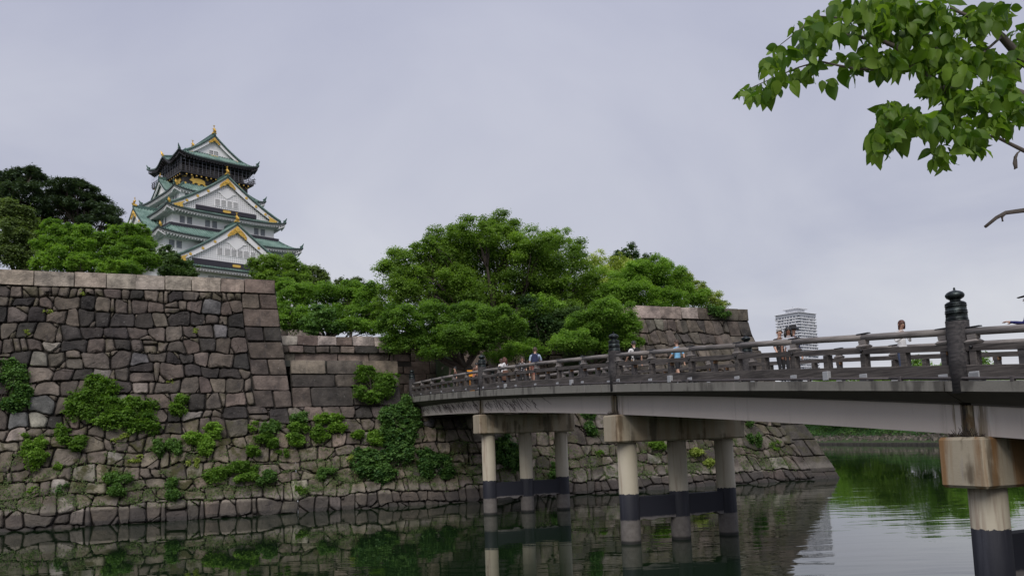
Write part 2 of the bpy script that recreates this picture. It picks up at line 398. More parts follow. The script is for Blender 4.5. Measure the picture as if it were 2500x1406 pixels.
# --- water, moat bed, near and far banks
def sheet(name, x0, x1, y0, y1, z, mat):
    o = link(name, mesh_of(name, [(x0, y0, z), (x1, y0, z), (x1, y1, z), (x0, y1, z)], [(0, 1, 2, 3)], mat)); return tag(o, kind='structure')
sheet('ground', -3500, 3500, -3500, 3500, -1.6, M['bed'])
sheet('water', -260, 190, -30, 520, 0.0, M['water'])
nb = MB(); ys = [(-80, 2.4), (4.2, 2.4), (4.6, 2.35), (5.2, 0.4), (5.6, -1.6)]
for i in range(len(ys) - 1):
    (ya, za_), (yb, zb) = ys[i], ys[i + 1]
    for xa, xb in ((-200, 8), (8, 22), (22, 120)):
        ra = 1.0 if xa >= 8 else 0.0; rb = 1.0 if xb > 8 else 0.0
        up = lambda z, k: z + (1.15 * k if z > 2 else 0)
        nb.add([(xa, ya, up(za_, ra)), (xb, ya, up(za_, rb)), (xb, yb, up(zb, rb)), (xa, yb, up(zb, ra))], [(0, 1, 2, 3)])
tag(nb.build('near_bank', M['gravel']), kind='structure')

FB0 = Vector((84.0, 162.4, 0)); FBD = Vector((77.6 - 84.0, 211.5 - 162.4, 0)).normalized(); FBN = Vector((FBD.y, -FBD.x, 0))   # FBN points inland (right)
prof = [(0, -1.6), (0.0, 0.45), (0.9, 0.5), (1.0, 0.6), (4.0, 2.0), (9, 4.0), (14, 5.2), (22, 5.8), (60, 6), (400, 6), (3000, 5)]
fb = MB(); ks = list(range(-220, 640, 20))
for k in ks:
    for d_, z_ in prof:
        p = FB0 + FBD * k + FBN * (d_ + (0.5 * math.sin(k * 0.13) if 1 < d_ < 30 else 0)); fb.v.append((p.x, p.y, z_))
n_ = len(prof)
for i in range(len(ks) - 1):
    for j in range(n_ - 1): fb.f.append((i * n_ + j, i * n_ + j + 1, (i + 1) * n_ + j + 1, (i + 1) * n_ + j)); fb.m.append(1 if j < 2 else 0)
fbo = tag(fb.build('far_bank', [M['grass'], M['bankstone']]), kind='structure'); fbo.color = (.10, .095, .09, .3)

def rock(mb, c, r_, rnd):
    vs = []
    for dz in (-1, 1):
        for a_ in (0.4, 2.0, 3.5, 5.0):
            vs.append((c[0] + r_ * math.cos(a_ + rnd.random()) * rnd.uniform(.7, 1.2), c[1] + r_ * math.sin(a_ + rnd.random()) * rnd.uniform(.7, 1.2), c[2] + dz * r_ * rnd.uniform(.45, .75)))
    mb.hexa(vs)
rnd = random.Random(5); rb = MB()
for i in range(1500):
    k = rnd.uniform(-60, 160); d_ = rnd.uniform(0.7, 4.6) * (0.55 + 0.45 * math.sin(k * 0.11) ** 2 + 0.1)
    p = FB0 + FBD * k + FBN * (1.0 + d_); z_ = float(np.interp(d_ + 1.0, [1, 4, 9], [0.6, 2.0, 4.0]))
    rock(rb, (p.x, p.y, z_), rnd.uniform(0.25, 0.6), rnd)
bk = np.random.default_rng(3); nb_ = 60000; kk_ = bk.uniform(-90, 230, nb_); dd_ = bk.uniform(3.2, 17, nb_)
FP = np.array(FB0)[None] + np.array(FBD)[None] * kk_[:, None] + np.array(FBN)[None] * dd_[:, None]
FP[:, 2] = np.interp(dd_, [1, 4, 9, 14, 22], [.6, 2.0, 4.0, 5.2, 5.8]) + bk.random(nb_) ** .8 * (.5 + 1.1 * (.5 + .5 * np.sin(kk_ * .35 + np.sin(dd_ * .9))))
BANKL = (FP, kk_)
rub = rb.build('bank_rubble', M['bankstone']); rub.color = (0.22, 0.205, 0.19, 0.4)
tag(rub, 'pale rubble stones along the foot of the far grassy bank', 'rubble', kind='stuff')

# --- ground behind the walls (bridge frame), rising to the keep
def ground_h(s, t):
    d_ = -s
    left = 15.0 + 9 * sstep(d_, 40, 130)
    right = 14.0 + 9 * sstep(d_, 50, 130)
    mid = (10.4 if t < -1.6 else 7.2) + 1.0 * sstep(d_, 20, 32) + 14 * sstep(d_, 34, 110)
    if t < -9.9: return left
    if 6.6 < t < 15.6 and d_ < 24: return 7.0
    if t > 6.6: return right
    return mid
gs = [-14.35, -15.2, -16.5, -18, -21, -23.95, -24.1, -27, -30, -34, -40, -50, -62, -76, -92, -110, -130, -160, -210, -280]
gt = [-170, -120, -80, -50, -36, -28, -22, -17, -13, -10.3, -9.85, -6, -1.7, -1.55, 2, 6.3, 6.7, 11, 15.55, 15.7, 18, 24, 28.6]
gm = MB(); gm.v = [(s, t, ground_h(s, t)) for s in gs for t in gt]
for i in range(len(gs) - 1):
    for j in range(len(gt) - 1):
        a_ = i * len(gt) + j; gm.f.append((a_, a_ + 1, a_ + len(gt) + 1, a_ + len(gt))); gm.m.append(1 if -1.6 <= gt[j] < 6 and i < 8 else 0)
g_ = gm.build('castle_ground', [M['grass'], M['gravel']]); g_.matrix_world = FRAME; tag(g_, kind='structure')
for p_ in g_.data.polygons:
    if p_.normal.z < 0: p_.flip()

# ================================================================== STONE WALLS
def clip(poly, nx, ny, c):
    out = []
    for i in range(len(poly)):
        p, q = poly[i - 1], poly[i]
        dp = nx * p[0] + ny * p[1] - c; dq = nx * q[0] + ny * q[1] - c
        if (dp <= 0) != (dq <= 0):
            k = dp / (dp - dq); out.append((p[0] + (q[0] - p[0]) * k, p[1] + (q[1] - p[1]) * k))
        if dq <= 0: out.append(q)
    return out
def voronoi(sites, w, bound, reach=4.2):
    P = np.array(sites); W = np.array(w); cells = []
    for i in range(len(P)):
        d = ((P - P[i]) ** 2).sum(1); idx = np.argsort(d)
        poly = bound[:]
        for j in idx[1:40]:
            if d[j] > reach * reach or len(poly) < 3: break
            n = P[j] - P[i]
            poly = clip(poly, 2 * n[0], 2 * n[1], (P[j] ** 2).sum() - (P[i] ** 2).sum() - W[j] + W[i])
        cells.append(poly if len(poly) >= 3 else None)
    return cells
def area(p): return 0.5 * abs(sum(p[i - 1][0] * p[i][1] - p[i][0] * p[i - 1][1] for i in range(len(p))))

srnd = random.Random(21)
def sites_rows(x0, x1, z0, z1, dx, dz, jit=0.2, small=0.3):
    S, W = [], []; z = z0 + dz / 2; row = 0
    while z < z1 + dz * 0.3:
        h = dz * srnd.uniform(0.9, 1.1); x = x0 + srnd.uniform(0, dx)
        while x < x1 + dx * 0.3:
            ww = dx * srnd.uniform(0.72, 1.3)
            S.append((x + srnd.uniform(-jit, jit) * dx * 0.4, z + srnd.uniform(-jit, jit) * dz * 0.85)); W.append(srnd.uniform(-0.05, 0.09) * dx)
            if srnd.random() < small: S.append((x + ww * 0.5 + srnd.uniform(-.12, .12), z + dz * srnd.choice((-0.5, 0.5)) + srnd.uniform(-.1, .1))); W.append(-0.13 * dx * srnd.uniform(0.6, 1.5))
            x += ww
        z += h; row += 1
    return S, W

def stone(parent, poly, fn, color, gap=0.024, bulge=0.10, cut=0.15, inset=0.08, depth=0.4, mat='stone', name='stone', jag=0.03):
    xs = [p[0] for p in poly]; zs = [p[1] for p in poly]; w_, h_ = max(xs) - min(xs), max(zs) - min(zs)
    if w_ < 0.14 or h_ < 0.12 or area(poly) < 0.02: return None
    cx, cz = sum(xs) / len(xs), sum(zs) / len(zs)
    gap = gap * srnd.choice((.5, .8, 1.0, 1.3, 1.9))
    fx, fz = max(0.5, 1 - 2 * gap / w_), max(0.5, 1 - 2 * gap / h_)
    q = [(cx + (x - cx) * fx, cz + (z - cz) * fz) for x, z in poly]
    # drop very short edges, then cut the corners
    q2 = [p for i, p in enumerate(q) if math.hypot(p[0] - q[i - 1][0], p[1] - q[i - 1][1]) > 0.07] or q
    if len(q2) < 3: return None
    ring = []
    for i in range(len(q2)):
        a_, b_, c_ = q2[i - 1], q2[i], q2[(i + 1) % len(q2)]
        k1 = cut * srnd.uniform(0.6, 1.5); k2 = cut * srnd.uniform(0.6, 1.5)
        ring.append((b_[0] + (a_[0] - b_[0]) * k1 + srnd.uniform(-jag, jag), b_[1] + (a_[1] - b_[1]) * k1 + srnd.uniform(-jag, jag)))
        ring.append((b_[0] + (c_[0] - b_[0]) * k2 + srnd.uniform(-jag, jag), b_[1] + (c_[1] - b_[1]) * k2 + srnd.uniform(-jag, jag)))
    n = len(ring); vs = []
    pr = srnd.uniform(-0.07, 0.07) if bulge > .05 else srnd.uniform(-.03, .03); tx, tz = srnd.uniform(-0.09, 0.09), srnd.uniform(-0.09, 0.09)
    ins = min(inset, 0.24 * min(w_, h_)) * srnd.uniform(.5, 1.2)
    for x, z in ring: vs.append(fn(x, z, -depth))
    for x, z in ring: vs.append(fn(x, z, pr - srnd.uniform(0, .03)))
    k1 = srnd.uniform(.45, .7); kx, kz = srnd.uniform(-.2, .2) * w_, srnd.uniform(-.2, .2) * h_
    for rr_, kk, rough in ((0, None, .014), (1, k1, .02)):
        for x, z in ring:
            l = math.hypot(x - cx, z - cz) or 1; k = max(0.35, 1 - ins * 1.3 / l)
            if kk: k = k * kk
            x2, z2 = cx + (x - cx) * k + (kx if kk else 0), cz + (z - cz) * k + (kz if kk else 0)
            vs.append(fn(x2, z2, pr + bulge * (1 if not kk else 1.25) + tx * (x2 - cx) + tz * (z2 - cz) + srnd.uniform(-rough, rough) * (bulge / .1)))
    fs = []
    for r_ in (0, 1, 2):
        for i in range(n): j = (i + 1) % n; fs.append((r_ * n + i, r_ * n + j, (r_ + 1) * n + j, (r_ + 1) * n + i))
    fs.append(tuple(range(3 * n, 4 * n)))
    me = mesh_of(name, vs, fs, M[mat], False)
    me.polygons.foreach_set('use_smooth', [n <= i < 2 * n for i in range(len(fs))])
    o = link(name, me, parent); o.color = color
    return o
def vary(c, k=0.18):
    f = srnd.uniform(1 - k, 1 + k); return tuple(max(0.01, x * f * srnd.uniform(0.96, 1.04)) for x in c)
def tone(z, part):
    r_ = srnd.random()
    if part == 'R': c = (.135, .12, .107) if r_ < .55 else (.085, .078, .073) if r_ < .78 else (.18, .155, .138) if r_ < .93 else (.23, .215, .2)
    elif z < 5.4 + srnd.uniform(-.6, .6): c = (.20, .178, .148) if r_ < .6 else (.125, .11, .098) if r_ < .78 else (.25, .22, .185) if r_ < .94 else (.31, .29, .265)
    else: c = (.115, .099, .091) if r_ < .42 else (.048, .044, .044) if r_ < .70 else (.175, .15, .136) if r_ < .9 else (.15, .155, .168) if r_ < .93 else (.25, .235, .225)
    moss = 0.95 * sstep(z, 0.9, 1.6) * (1 - sstep(z, 4.6, 6.4)) if part != 'R' else 0.55 * sstep(z, 1.0, 2) * (1 - sstep(z, 8, 12))
    return vary(c) + (moss,)

def wall_thing(name, label): return thing(name, label, 'stone wall', None, FRAME)
WL = wall_thing('stone_wall', 'tall dark stone moat wall with pale coping at left below the castle keep')
WM = wall_thing('stone_wall', 'lower stepped stone wall between the tall left wall and the bridge end')
WA = wall_thing('stone_wall', 'shaded stone abutment wall under the far end of the bridge')
WR = wall_thing('stone_wall', 'stone moat wall behind the piers with a sharp outer corner at right')
STN = {'L': [], 'M': [], 'A': [], 'R': []}
ROOT = {'L': WL, 'M': WM, 'A': WA, 'R': WR}
def sec(tau): return 'L' if tau < LC else 'M' if tau < -1.6 else 'A' if tau < 6.3 else 'R'

def backing(parent, t0, t1, z0, z1, proud=-0.2, nt=40):
    mb = MB(); zs = np.linspace(z0, z1, 16); ts = np.linspace(t0, t1, nt)
    mb.v = [wmap(t, z, proud) for t in ts for z in zs]; n = len(zs)
    for i in range(nt - 1):
        for j in range(n - 1): mb.f.append((i * n + j, (i + 1) * n + j, (i + 1) * n + j + 1, i * n + j + 1)); mb.m.append(0)
    return mb.build('wall_core', M['joint'], parent)
backing(WL, -34, LC - 0.02, -1.5, 15.2); backing(WM, LC + 0.02, -1.65, -1.5, 9.75); backing(WA, -1.65, 6.3, -1.5, 6.7); backing(WR, 6.3, 16.0, -1.5, 6.9); backing(WR, 15.9, RC, -1.5, 14.3, nt=50)

# coursed rubble: wavering courses, leaning joints, thin chinking stones in some joints
def _wob(x, k, wl, sd):
    x = x / wl + k * 17.31 + sd; i = math.floor(x); f = x - i; f = f * f * (3 - 2 * f)
    h = lambda n: (math.sin(n * 127.1 + k * 311.7 + sd * 74.7) * 43758.5453) % 1.0 - .5
    return h(i) * (1 - f) + h(i + 1) * f
def courses(x0, x1, zs, wmean, part=None, amp=(.44, .36), flat_top=None, flat_bot=False, seed=0):
    n = len(zs) - 1
    def bz(k, x):
        if (k == 0 and flat_bot) or k == n and flat_top is True: return zs[k]
        w_ = 1.0
        if k == n and callable(flat_top): w_ = flat_top(x)
        return zs[k] + w_ * (amp[0] * _wob(x, k + seed, 2.6, 1) + amp[1] * _wob(x, k + seed, .95, 2))
    for k in range(n):
        x = x0; js = [(x0, 0.0)]; h = zs[k + 1] - zs[k]
        while x < x1 - .3:
            w_ = wmean * h / .95 * srnd.choice((.62, .8, .95, 1.0, 1.1, 1.25, 1.5)) * srnd.uniform(.9, 1.1)
            if srnd.random() < .10: w_ = srnd.uniform(.22, .36)
            x = min(x1, x + w_)
            if x1 - x < .4: x = x1
            js.append((x, 0.0 if x >= x1 else srnd.uniform(-.15, .15) * h))
        for (xa, la), (xb, lb) in zip(js[:-1], js[1:]):
            bot = [(xa - la, None), (xb - lb, None)]; m_ = max(0, int((xb - xa) / .55))
            xs0 = np.linspace(xa - la, xb - lb, m_ + 2); xs1 = np.linspace(xb + lb, xa + la, m_ + 2)
            jit = lambda: srnd.uniform(-.03, .03)
            poly = [(float(q), bz(k, q)) for q in xs0] + [(float(q), bz(k + 1, q)) for q in xs1]
            if min(p[1] for p in poly[m_ + 2:]) - max(p[1] for p in poly[:m_ + 2]) < .12: continue
            # now and then a stone loses a corner and a chip sits beside it, or a tall stone is really two
            cz = zs[k] + h / 2; cx = (xa + xb) / 2; kk = part or sec(cx)
            if xb - xa > .8 and h > .8 and srnd.random() < .07:
                zm = cz + srnd.uniform(-.12, .12)
                STN[kk].append((clip(poly, 0, 1, zm), cz, {})); STN[kk].append((clip(poly, 0, -1, -zm), cz, {})); continue
            if xb - xa > .6 and srnd.random() < .62:
                sx, sz = srnd.choice((-1, 1)), srnd.choice((-1, 1)); px, pz = (xb if sx > 0 else xa), (zs[k + 1] if sz > 0 else zs[k])
                nx, nz = sx * srnd.uniform(.5, 1.0), sz * srnd.uniform(.5, 1.0); l = math.hypot(nx, nz); nx /= l; nz /= l
                d_ = nx * px + nz * pz - srnd.uniform(.12, .3)
                chip = clip(poly, -nx, -nz, -d_); poly = clip(poly, nx, nz, d_)
                if len(chip) >= 3: STN[kk].append((chip, cz, {}))
            if len(poly) >= 3: STN[kk].append((poly, cz, {}))
ZL = [-.72, .1, .92, 1.75, 2.55, 3.35, 4.15, 4.95, 5.75, 6.6]
ZU = [6.6, 7.5, 8.4, 9.3, 10.2, 11.1, 12.0, 12.9, 13.75, 14.36]
courses(-29, 6.3, ZL, 1.04, None, flat_top=lambda x: 1.0 if x < LC - .3 else 0.0)
courses(-29, LC - 2.35, ZU, 1.02, 'L', flat_top=True, seed=9)
ZR_ = [-.75, .15, 1.0, 1.9, 2.7, 3.5, 4.6, 5.7, 6.8, 7.9, 9.0, 10.1, 11.2, 12.35, 13.38]
courses(6.3, RC - 2.5, ZR_, 1.02, 'R', flat_top=True, seed=40)
TER = 15.6          # left of this the right wall is only a low terrace
STN['R'] = [c for c in STN['R'] if c[1] < 6.8 or sum(p[0] for p in c[0]) / len(c[0]) > TER]
for k in STN:
    STN[k].sort(key=lambda a_: -area(a_[0]))
    seen = 0; rest = MB()
    for c, cz, kw in STN[k]:
        if seen < 285:
            if stone(ROOT[k], c, wmap, tone(cz, k), bulge=srnd.uniform(0.055, 0.16)): seen += 1
        else:
            o = stone(None, c, wmap, (0.15, 0.13, 0.12, 0.5))
            if o:
                me = o.data; rest.add([v.co[:] for v in me.vertices], [tuple(p.vertices) for p in me.polygons])
                bpy.data.objects.remove(o); bpy.data.meshes.remove(me)
    if rest.v:
        o = rest.build('filler_stones', M['stone'], ROOT[k], True); o.color = (0.16, 0.14, 0.125, 0.5); tag(o, kind='stuff')

def rect(x0, x1, z0, z1, j=0.05):
    e = lambda: srnd.uniform(-j, j)
    return [(x0 + e(), z0 + e()), (x1 + e(), z0 + e()), (x1 + e(), z1 + e()), (x0 + e(), z1 + e())]
KW = dict(gap=0.022, bulge=0.05, cut=0.05, inset=0.06)
def quoins(parent, C, z0, z1, hh, long, short, side, part, right_edge=True):
    z = z1; k = 0
    while z > z0 + 0.3:
        h = min(hh * srnd.uniform(0.9, 1.12), z - z0)
        if z - h < z0 + 0.35: h = z - z0
        e = lambda: srnd.uniform(-0.03, 0.03)
        def blk(x0, x1, tn):
            p = [(x0 + srnd.uniform(-.05, .05), z - h + e()), (x1, z - h), (x1, z), (x0 + srnd.uniform(-.05, .05), z + e())]
            stone(parent, p, wmap, tn, depth=1.4 if x1 == C else 0.5, name='corner_stone', **KW)
        tn_ = lambda: tuple(q * .78 for q in tone(z, part)[:3]) + (0.0 if z > 5 else .4,)
        if k % 2: blk(C - long * srnd.uniform(.95, 1.05), C, tn_())
        else: blk(C - short, C, tn_()); blk(C - long, C - short, tn_())
        z -= h; k += 1
quoins(WL, LC, 6.6, 14.36, 1.13, 2.35, 1.15, 1, 'L')
quoins(WR, RC, -0.8, 13.38, 1.28, 2.5, 1.25, 1, 'R')

# coping of the tall wall
cb = [-33, -30.4, -28.2, -26.2, -24.1, -21.9, -20.1, -18.4, -16.7, -15.1, -13.3, -11.8, -9.82]
for i in range(len(cb) - 1):
    c = vary((0.44, 0.385, 0.35), 0.08) if i < 10 else (0.37, 0.31, 0.28) if i == 10 else (0.20, 0.16, 0.145)
    f2 = lambda x, z, p: (S0 - batter(14.36) + 0.05 + p, x, z)
    stone(WL, [(cb[i], 14.40), (cb[i + 1], 14.40), (cb[i + 1], 15.36 - 0.05 * (i % 3 == 1)), (cb[i], 15.36)], f2, c + (0.0,), gap=0.012, bulge=0.02, cut=0.02, inset=0.03, depth=1.3, mat='coping', name='coping_stone', jag=0.0)
# middle wall: three courses of long dressed blocks, a set-back parapet and its coping
def course(parent, edges, z0, z1, fn, cols, name='dressed_block', depth=0.6, mat='stone', kw=KW, moss=0.0):
    for i in range(len(edges) - 1):
        c = cols[i % len(cols)]
        stone(parent, rect(edges[i], edges[i + 1], z0, z1, 0.025), fn, vary(c, .08) + (moss,), depth=depth, name=name, mat=mat, **kw)
dk, md, lt = (.06, .054, .052), (.11, .096, .088), (.24, .205, .175)
course(WM, [LC + .03, -6.55, -4.1, -1.6], 8.86, 9.84, wmap, [lt, md, (.17, .15, .125)], mat='coping', depth=1.2)
course(WM, [LC + .03, -6.0, -3.2, -1.6], 7.95, 8.84, wmap, [dk, md, md])
course(WM, [LC + .03, -7.7, -4.9, -3.7, -1.6], 6.6, 7.93, wmap, [md, dk, md, dk])
PSET = 0.95
fpar = lambda x, z, p: (S0 - batter(9.6) - PSET - 0.3 + p - 0.06 * (z - 9.8), x, z)
pp = MB(); pp.v = [fpar(-9.5, 9.5, -.15), fpar(-0.3, 9.5, -.15), fpar(-0.3, 11.4, -.15), fpar(-9.5, 11.4, -.15)]; pp.f = [(0, 1, 2, 3)]; pp.m = [0]; pp.build('wall_core', M['joint'], WM)
course(WM, [-9.45, -8.9, -7.9, -7.1, -6.1, -5.4, -4.4, -2.7, -1.7, -.4], 10.42, 10.92, fpar, [md, (.2, .165, .15), dk, md], name='parapet_stone')
course(WM, [-9.45, -8.5, -5.6, -3.4, -1.9, -.4], 9.82, 10.42, fpar, [md, (.18, .15, .135), (.19, .16, .145)], name='parapet_stone')
course(WM, [-9.5, -8.3, -6.95, -5.65, -4.55, -3.0, -1.7, -.3], 10.94, 11.62, fpar, [(.44, .40, .375), (.15, .12, .115), (.42, .38, .36), (.16, .125, .12), (.44, .395, .37)], name='coping_stone', mat='coping', depth=0.9, kw=dict(gap=0.012, bulge=0.02, cut=0.02, inset=0.03))
tm = MB(); tm.box(S0 - batter(9.7) - 1.6, S0 - batter(9.7) - 0.05 - .3, -9.3, -1.7, 9.4, 9.78); tm.build('terrace_top', M['bed'], WM)
# right wall coping and parapet
fr = lambda x, z, p: (S0 - batter(13.4) + 0.04 + p, x, z)
edges = [15.7, 18.0, 20.6, 22.6, 24.3, 25.5, 27.0, 28.4, 29.42]
course(WR, edges, 13.42, 14.44, fr, [(.40, .345, .32)] * 4 + [(.14, .128, .112)] * 4, name='coping_stone', mat='coping', depth=0.9, kw=dict(gap=0.014, bulge=0.02, cut=0.02, inset=0.03))
# hidden return of the right wall
sd = MB(); zs = np.linspace(-1.5, 14.3, 12); ss = np.linspace(0, 150, 20)
sd.v = [(S0 - batter(z) - s, RC - batter(z) - 0.12, z) for s in ss for z in zs]
for i in range(19):
    for j in range(11): sd.f.append((i * 12 + j, i * 12 + j + 1, (i + 1) * 12 + j + 1, (i + 1) * 12 + j)); sd.m.append(0)
o = sd.build('return_face', M['stone'], WR); o.color = (.17, .15, .135, .3)
# passage beyond the bridge: side wall and end wall of big dressed blocks
WP = thing('stone_wall', 'dressed stone side wall of the gateway passage behind the far bridge railing', 'stone wall', None, FRAME)
fside = lambda x, z, p: (x, 6.25 - p + 0.10 * (z - 7.2), z)
bm_ = MB(); bm_.v = [fside(-15.4, 7, -.2), fside(-31, 7, -.2), fside(-31, 11.9, -.2), fside(-15.4, 11.9, -.2)]; bm_.f = [(0, 1, 2, 3)]; bm_.m = [0]; bm_.build('wall_core', M['joint'], WP)
z = 7.2
while z < 11.6:
    h = srnd.uniform(0.9, 1.5); e = [-15.5]
    while e[-1] > -30.5: e.append(e[-1] - srnd.uniform(1.2, 3.2))
    for i in range(len(e) - 1):
        p_ = [(e[i], z), (e[i], min(z + h, 11.8)), (e[i + 1], min(z + h, 11.8)), (e[i + 1], z)]
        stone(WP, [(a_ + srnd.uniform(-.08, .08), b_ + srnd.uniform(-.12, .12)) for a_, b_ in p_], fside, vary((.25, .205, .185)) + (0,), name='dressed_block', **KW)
    z += h
WB = thing('stone_wall', 'end wall of the gateway passage seen past the left end of the bridge', 'stone wall', None, FRAME)
WT = thing('stone_wall', 'shadowed stone wall behind the trees on the terrace right of the passage', 'stone wall', None, FRAME)
fter = lambda x, z, p: (-22.5 + p, x, z)
bm_ = MB(); bm_.v = [fter(5.8, 6.8, -.2), fter(17, 6.8, -.2), fter(17, 13.8, -.2), fter(5.8, 13.8, -.2)]; bm_.f = [(0, 1, 2, 3)]; bm_.m = [0]; bm_.build('wall_core', M['joint'], WT)
z = 7.0
while z < 13.4:
    h = srnd.uniform(.9, 1.4); x = 6.4
    while x < 16.6:
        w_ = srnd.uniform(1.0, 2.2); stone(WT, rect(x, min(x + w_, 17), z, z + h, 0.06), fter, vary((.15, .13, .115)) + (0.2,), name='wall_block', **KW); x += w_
    z += h
fend = lambda x, z, p: (-30.6 + p, x, z)
bm_ = MB(); bm_.v = [fend(-8, 7, -.2), fend(6.4, 7, -.2), fend(6.4, 13, -.2), fend(-8, 13, -.2)]; bm_.f = [(0, 1, 2, 3)]; bm_.m = [0]; bm_.build('wall_core', M['joint'], WB)
z = 7.2
while z < 12.6:
    h = srnd.uniform(0.9, 1.4); x = -8.0
    while x < 6.2:
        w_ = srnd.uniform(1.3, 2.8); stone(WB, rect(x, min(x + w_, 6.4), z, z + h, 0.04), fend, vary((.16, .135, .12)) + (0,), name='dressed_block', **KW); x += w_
    z += h
# ================================================================== THE BRIDGE (bridge frame coordinates)
def q2(a_, b_, c_): return lambda s: a_ * s * s + b_ * s + c_
zE = q2(-6.04e-4, -4.3387e-2, 6.7365)       # deck edge, top
zB = q2(-5.64e-4, -4.0198e-2, 6.3918)       # deck edge, underside
zR = q2(-8.29e-4, -3.6638e-2, 7.8289)       # handrail, top
zGB = q2(-7.89e-4, -3.508e-2, 5.5199)       # girder, bottom
zGT = q2(-9.94e-4, -3.1414e-2, 6.2687)      # girder, top
TF, TB = -0.98, 5.40                         # deck edges
BR = thing('footbridge', 'long weathered wooden-railed footbridge on concrete piers crossing the moat', 'bridge', None, FRAME)
PIERS = [(0.0, 4.36, 5.42), (15.07, 3.75, 4.79), (29.91, 2.68, 3.73)]
ENDS = [-14.2, 0.0, 15.07, 29.91, 45.5]
def strip(mb, s0, s1, prof, n=8, mi=0):
    """sweep a closed (t, zfun) profile along s"""
    ss = np.linspace(s0, s1, n); k = len(prof); b = len(mb.v)
    for s in ss:
        for t_, zf in prof: mb.v.append((s, t_, zf(s)))
    fs = []
    for i in range(n - 1):
        for j in range(k): fs.append((b + i * k + j, b + (i + 1) * k + j, b + (i + 1) * k + (j + 1) % k, b + i * k + (j + 1) % k))
    fs.append(tuple(b + j for j in range(k))); fs.append(tuple(b + (n - 1) * k + j for j in range(k))[::-1])
    mb.f += fs; mb.m += [mi] * len(fs)
    return mb
off = lambda f, d: (lambda s: f(s) + d)
for i in range(4):
    a_, b_ = ENDS[i] + 0.02, ENDS[i + 1] - 0.02
    mb = MB(); strip(mb, a_, b_, [(TF, zE), (TB, zE), (TB, zB), (TF, zB)], 10); mb.build('deck_slab', M['deck_concrete'], BR)
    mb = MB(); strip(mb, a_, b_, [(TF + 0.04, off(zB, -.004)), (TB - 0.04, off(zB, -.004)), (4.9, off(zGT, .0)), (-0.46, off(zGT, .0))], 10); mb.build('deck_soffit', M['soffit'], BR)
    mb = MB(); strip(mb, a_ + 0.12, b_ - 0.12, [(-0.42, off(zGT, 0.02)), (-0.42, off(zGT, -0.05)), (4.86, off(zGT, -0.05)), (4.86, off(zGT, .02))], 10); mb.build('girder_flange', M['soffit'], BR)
    for t0 in (-0.38, 1.9, 4.3):
        mb = MB(); strip(mb, a_ + 0.14, b_ - 0.14, [(t0, off(zGT, -0.05)), (t0 + 0.5, off(zGT, -0.05)), (t0 + 0.5, zGB), (t0, zGB)], 12); g_ = mb.build('girder', M['girder'], BR)
for s, zb, zt in PIERS:
    mb = MB(); mb.bev(s - .55, s + .55, -.68, 5.1, zb, zt, 0.06); pier = mb.build('pier_cap', M['concrete_cap_rusty' if s > 25 else 'concrete_cap'], BR)
    for j in range(3):
        c = MB(); c.lathe([(.37, -2.0), (.37, .02), (.375, .75), (.37, .8), (.365, zb - .01)], (s, 2.21 * j, 0), 28); c.build('column', M['column'], pier, True)
    rj = random.Random(int(s) + 3)
    for j in range(2):
        t0 = 2.21 * j + .25; n = 9; mb = MB(); ts = [t0 + 1.71 * k / (n - 1) for k in range(n)]
        bt = [0.86 + rj.uniform(-.07, .09) for _ in ts]
        for sgn in (-.19, .19):
            for t_, z_ in zip(ts, bt): mb.v.append((s + sgn, t_, z_)); mb.v.append((s + sgn, t_, 1.70))
        for k in range(n - 1):
            mb.f += [(2 * k, 2 * k + 2, 2 * k + 3, 2 * k + 1), (2 * n + 2 * k, 2 * n + 2 * k + 1, 2 * n + 2 * k + 3, 2 * n + 2 * k + 2), (2 * k + 1, 2 * k + 3, 2 * n + 2 * k + 3, 2 * n + 2 * k + 1), (2 * k, 2 * n + 2 * k, 2 * n + 2 * k + 2, 2 * k + 2)]
        mb.m = [0] * len(mb.f); mb.build('tie_beam', M['tie'], pier)
    for t0 in (-.30, 1.98, 4.38):
        mb = MB(); mb.bev(s - .36, s + .36, t0, t0 + .36, zt - .03, zGB(s) + .03, .02); mb.build('bearing', M['joint_stain'], pier)
    mb = MB(); mb.box(s - .13, s + .13, -.33, .05, zGB(s) - .05, zGT(s) - .06); mb.build('girder_joint', M['joint_stain'], BR)
    # debris heaped on the cap at the joint
    rr = random.Random(int(s) + 9); mb = MB()
    for k in range(60):
        a_ = rr.uniform(0, 6.28); l = rr.uniform(.08, .3); p0 = (s + rr.uniform(-.4, .4), -.52 + rr.uniform(-.08, .1), zt)
        mb.tube([p0, (p0[0] + .1 * math.cos(a_), p0[1] + .08 * math.sin(a_), zt + l * max(.25, 1 - abs(p0[0] - s) * 2))], [.012, .004], 3, cap=False)
    tag(mb.build('dry_debris', M['bark'], BR), kind='stuff')

NEWEL = [-12.75, 1.54, 15.87, 30.20, 44.5]
def sheared(mb, s0, s1, t0, t1, za, zb, mi=0, b=0.012):
    """beam whose bottom and top follow za(s), zb(s), with small chamfers on the upper long edges"""
    pr = [(t0, za), (t1, za), (t1, off(zb, -b)), (t1 - b, zb), (t0 + b, zb), (t0, off(zb, -b))]
    return strip(mb, s0, s1, pr[::-1], 3, mi)
bal = MB()          # unit-height baluster: post with a rusty-coloured upper block and a rear piece
bal.bev(-.065, .065, -.075, .02, 0, .985, .008, 0); bal.box(-.05, .06, .025, .10, 0, .98, 0); bal.bev(-.085, .085, -.06, .09, .70, 1.0, .008, 1)
BALM = mesh_of('baluster', bal.v, bal.f, [M['post_wood'], M['fresh_wood']], False, bal.m)
bal2 = MB(); bal2.bev(-.075, .075, -.08, .03, 0, .985, .008, 0); bal2.box(-.06, .06, .035, .10, 0, .98, 0)
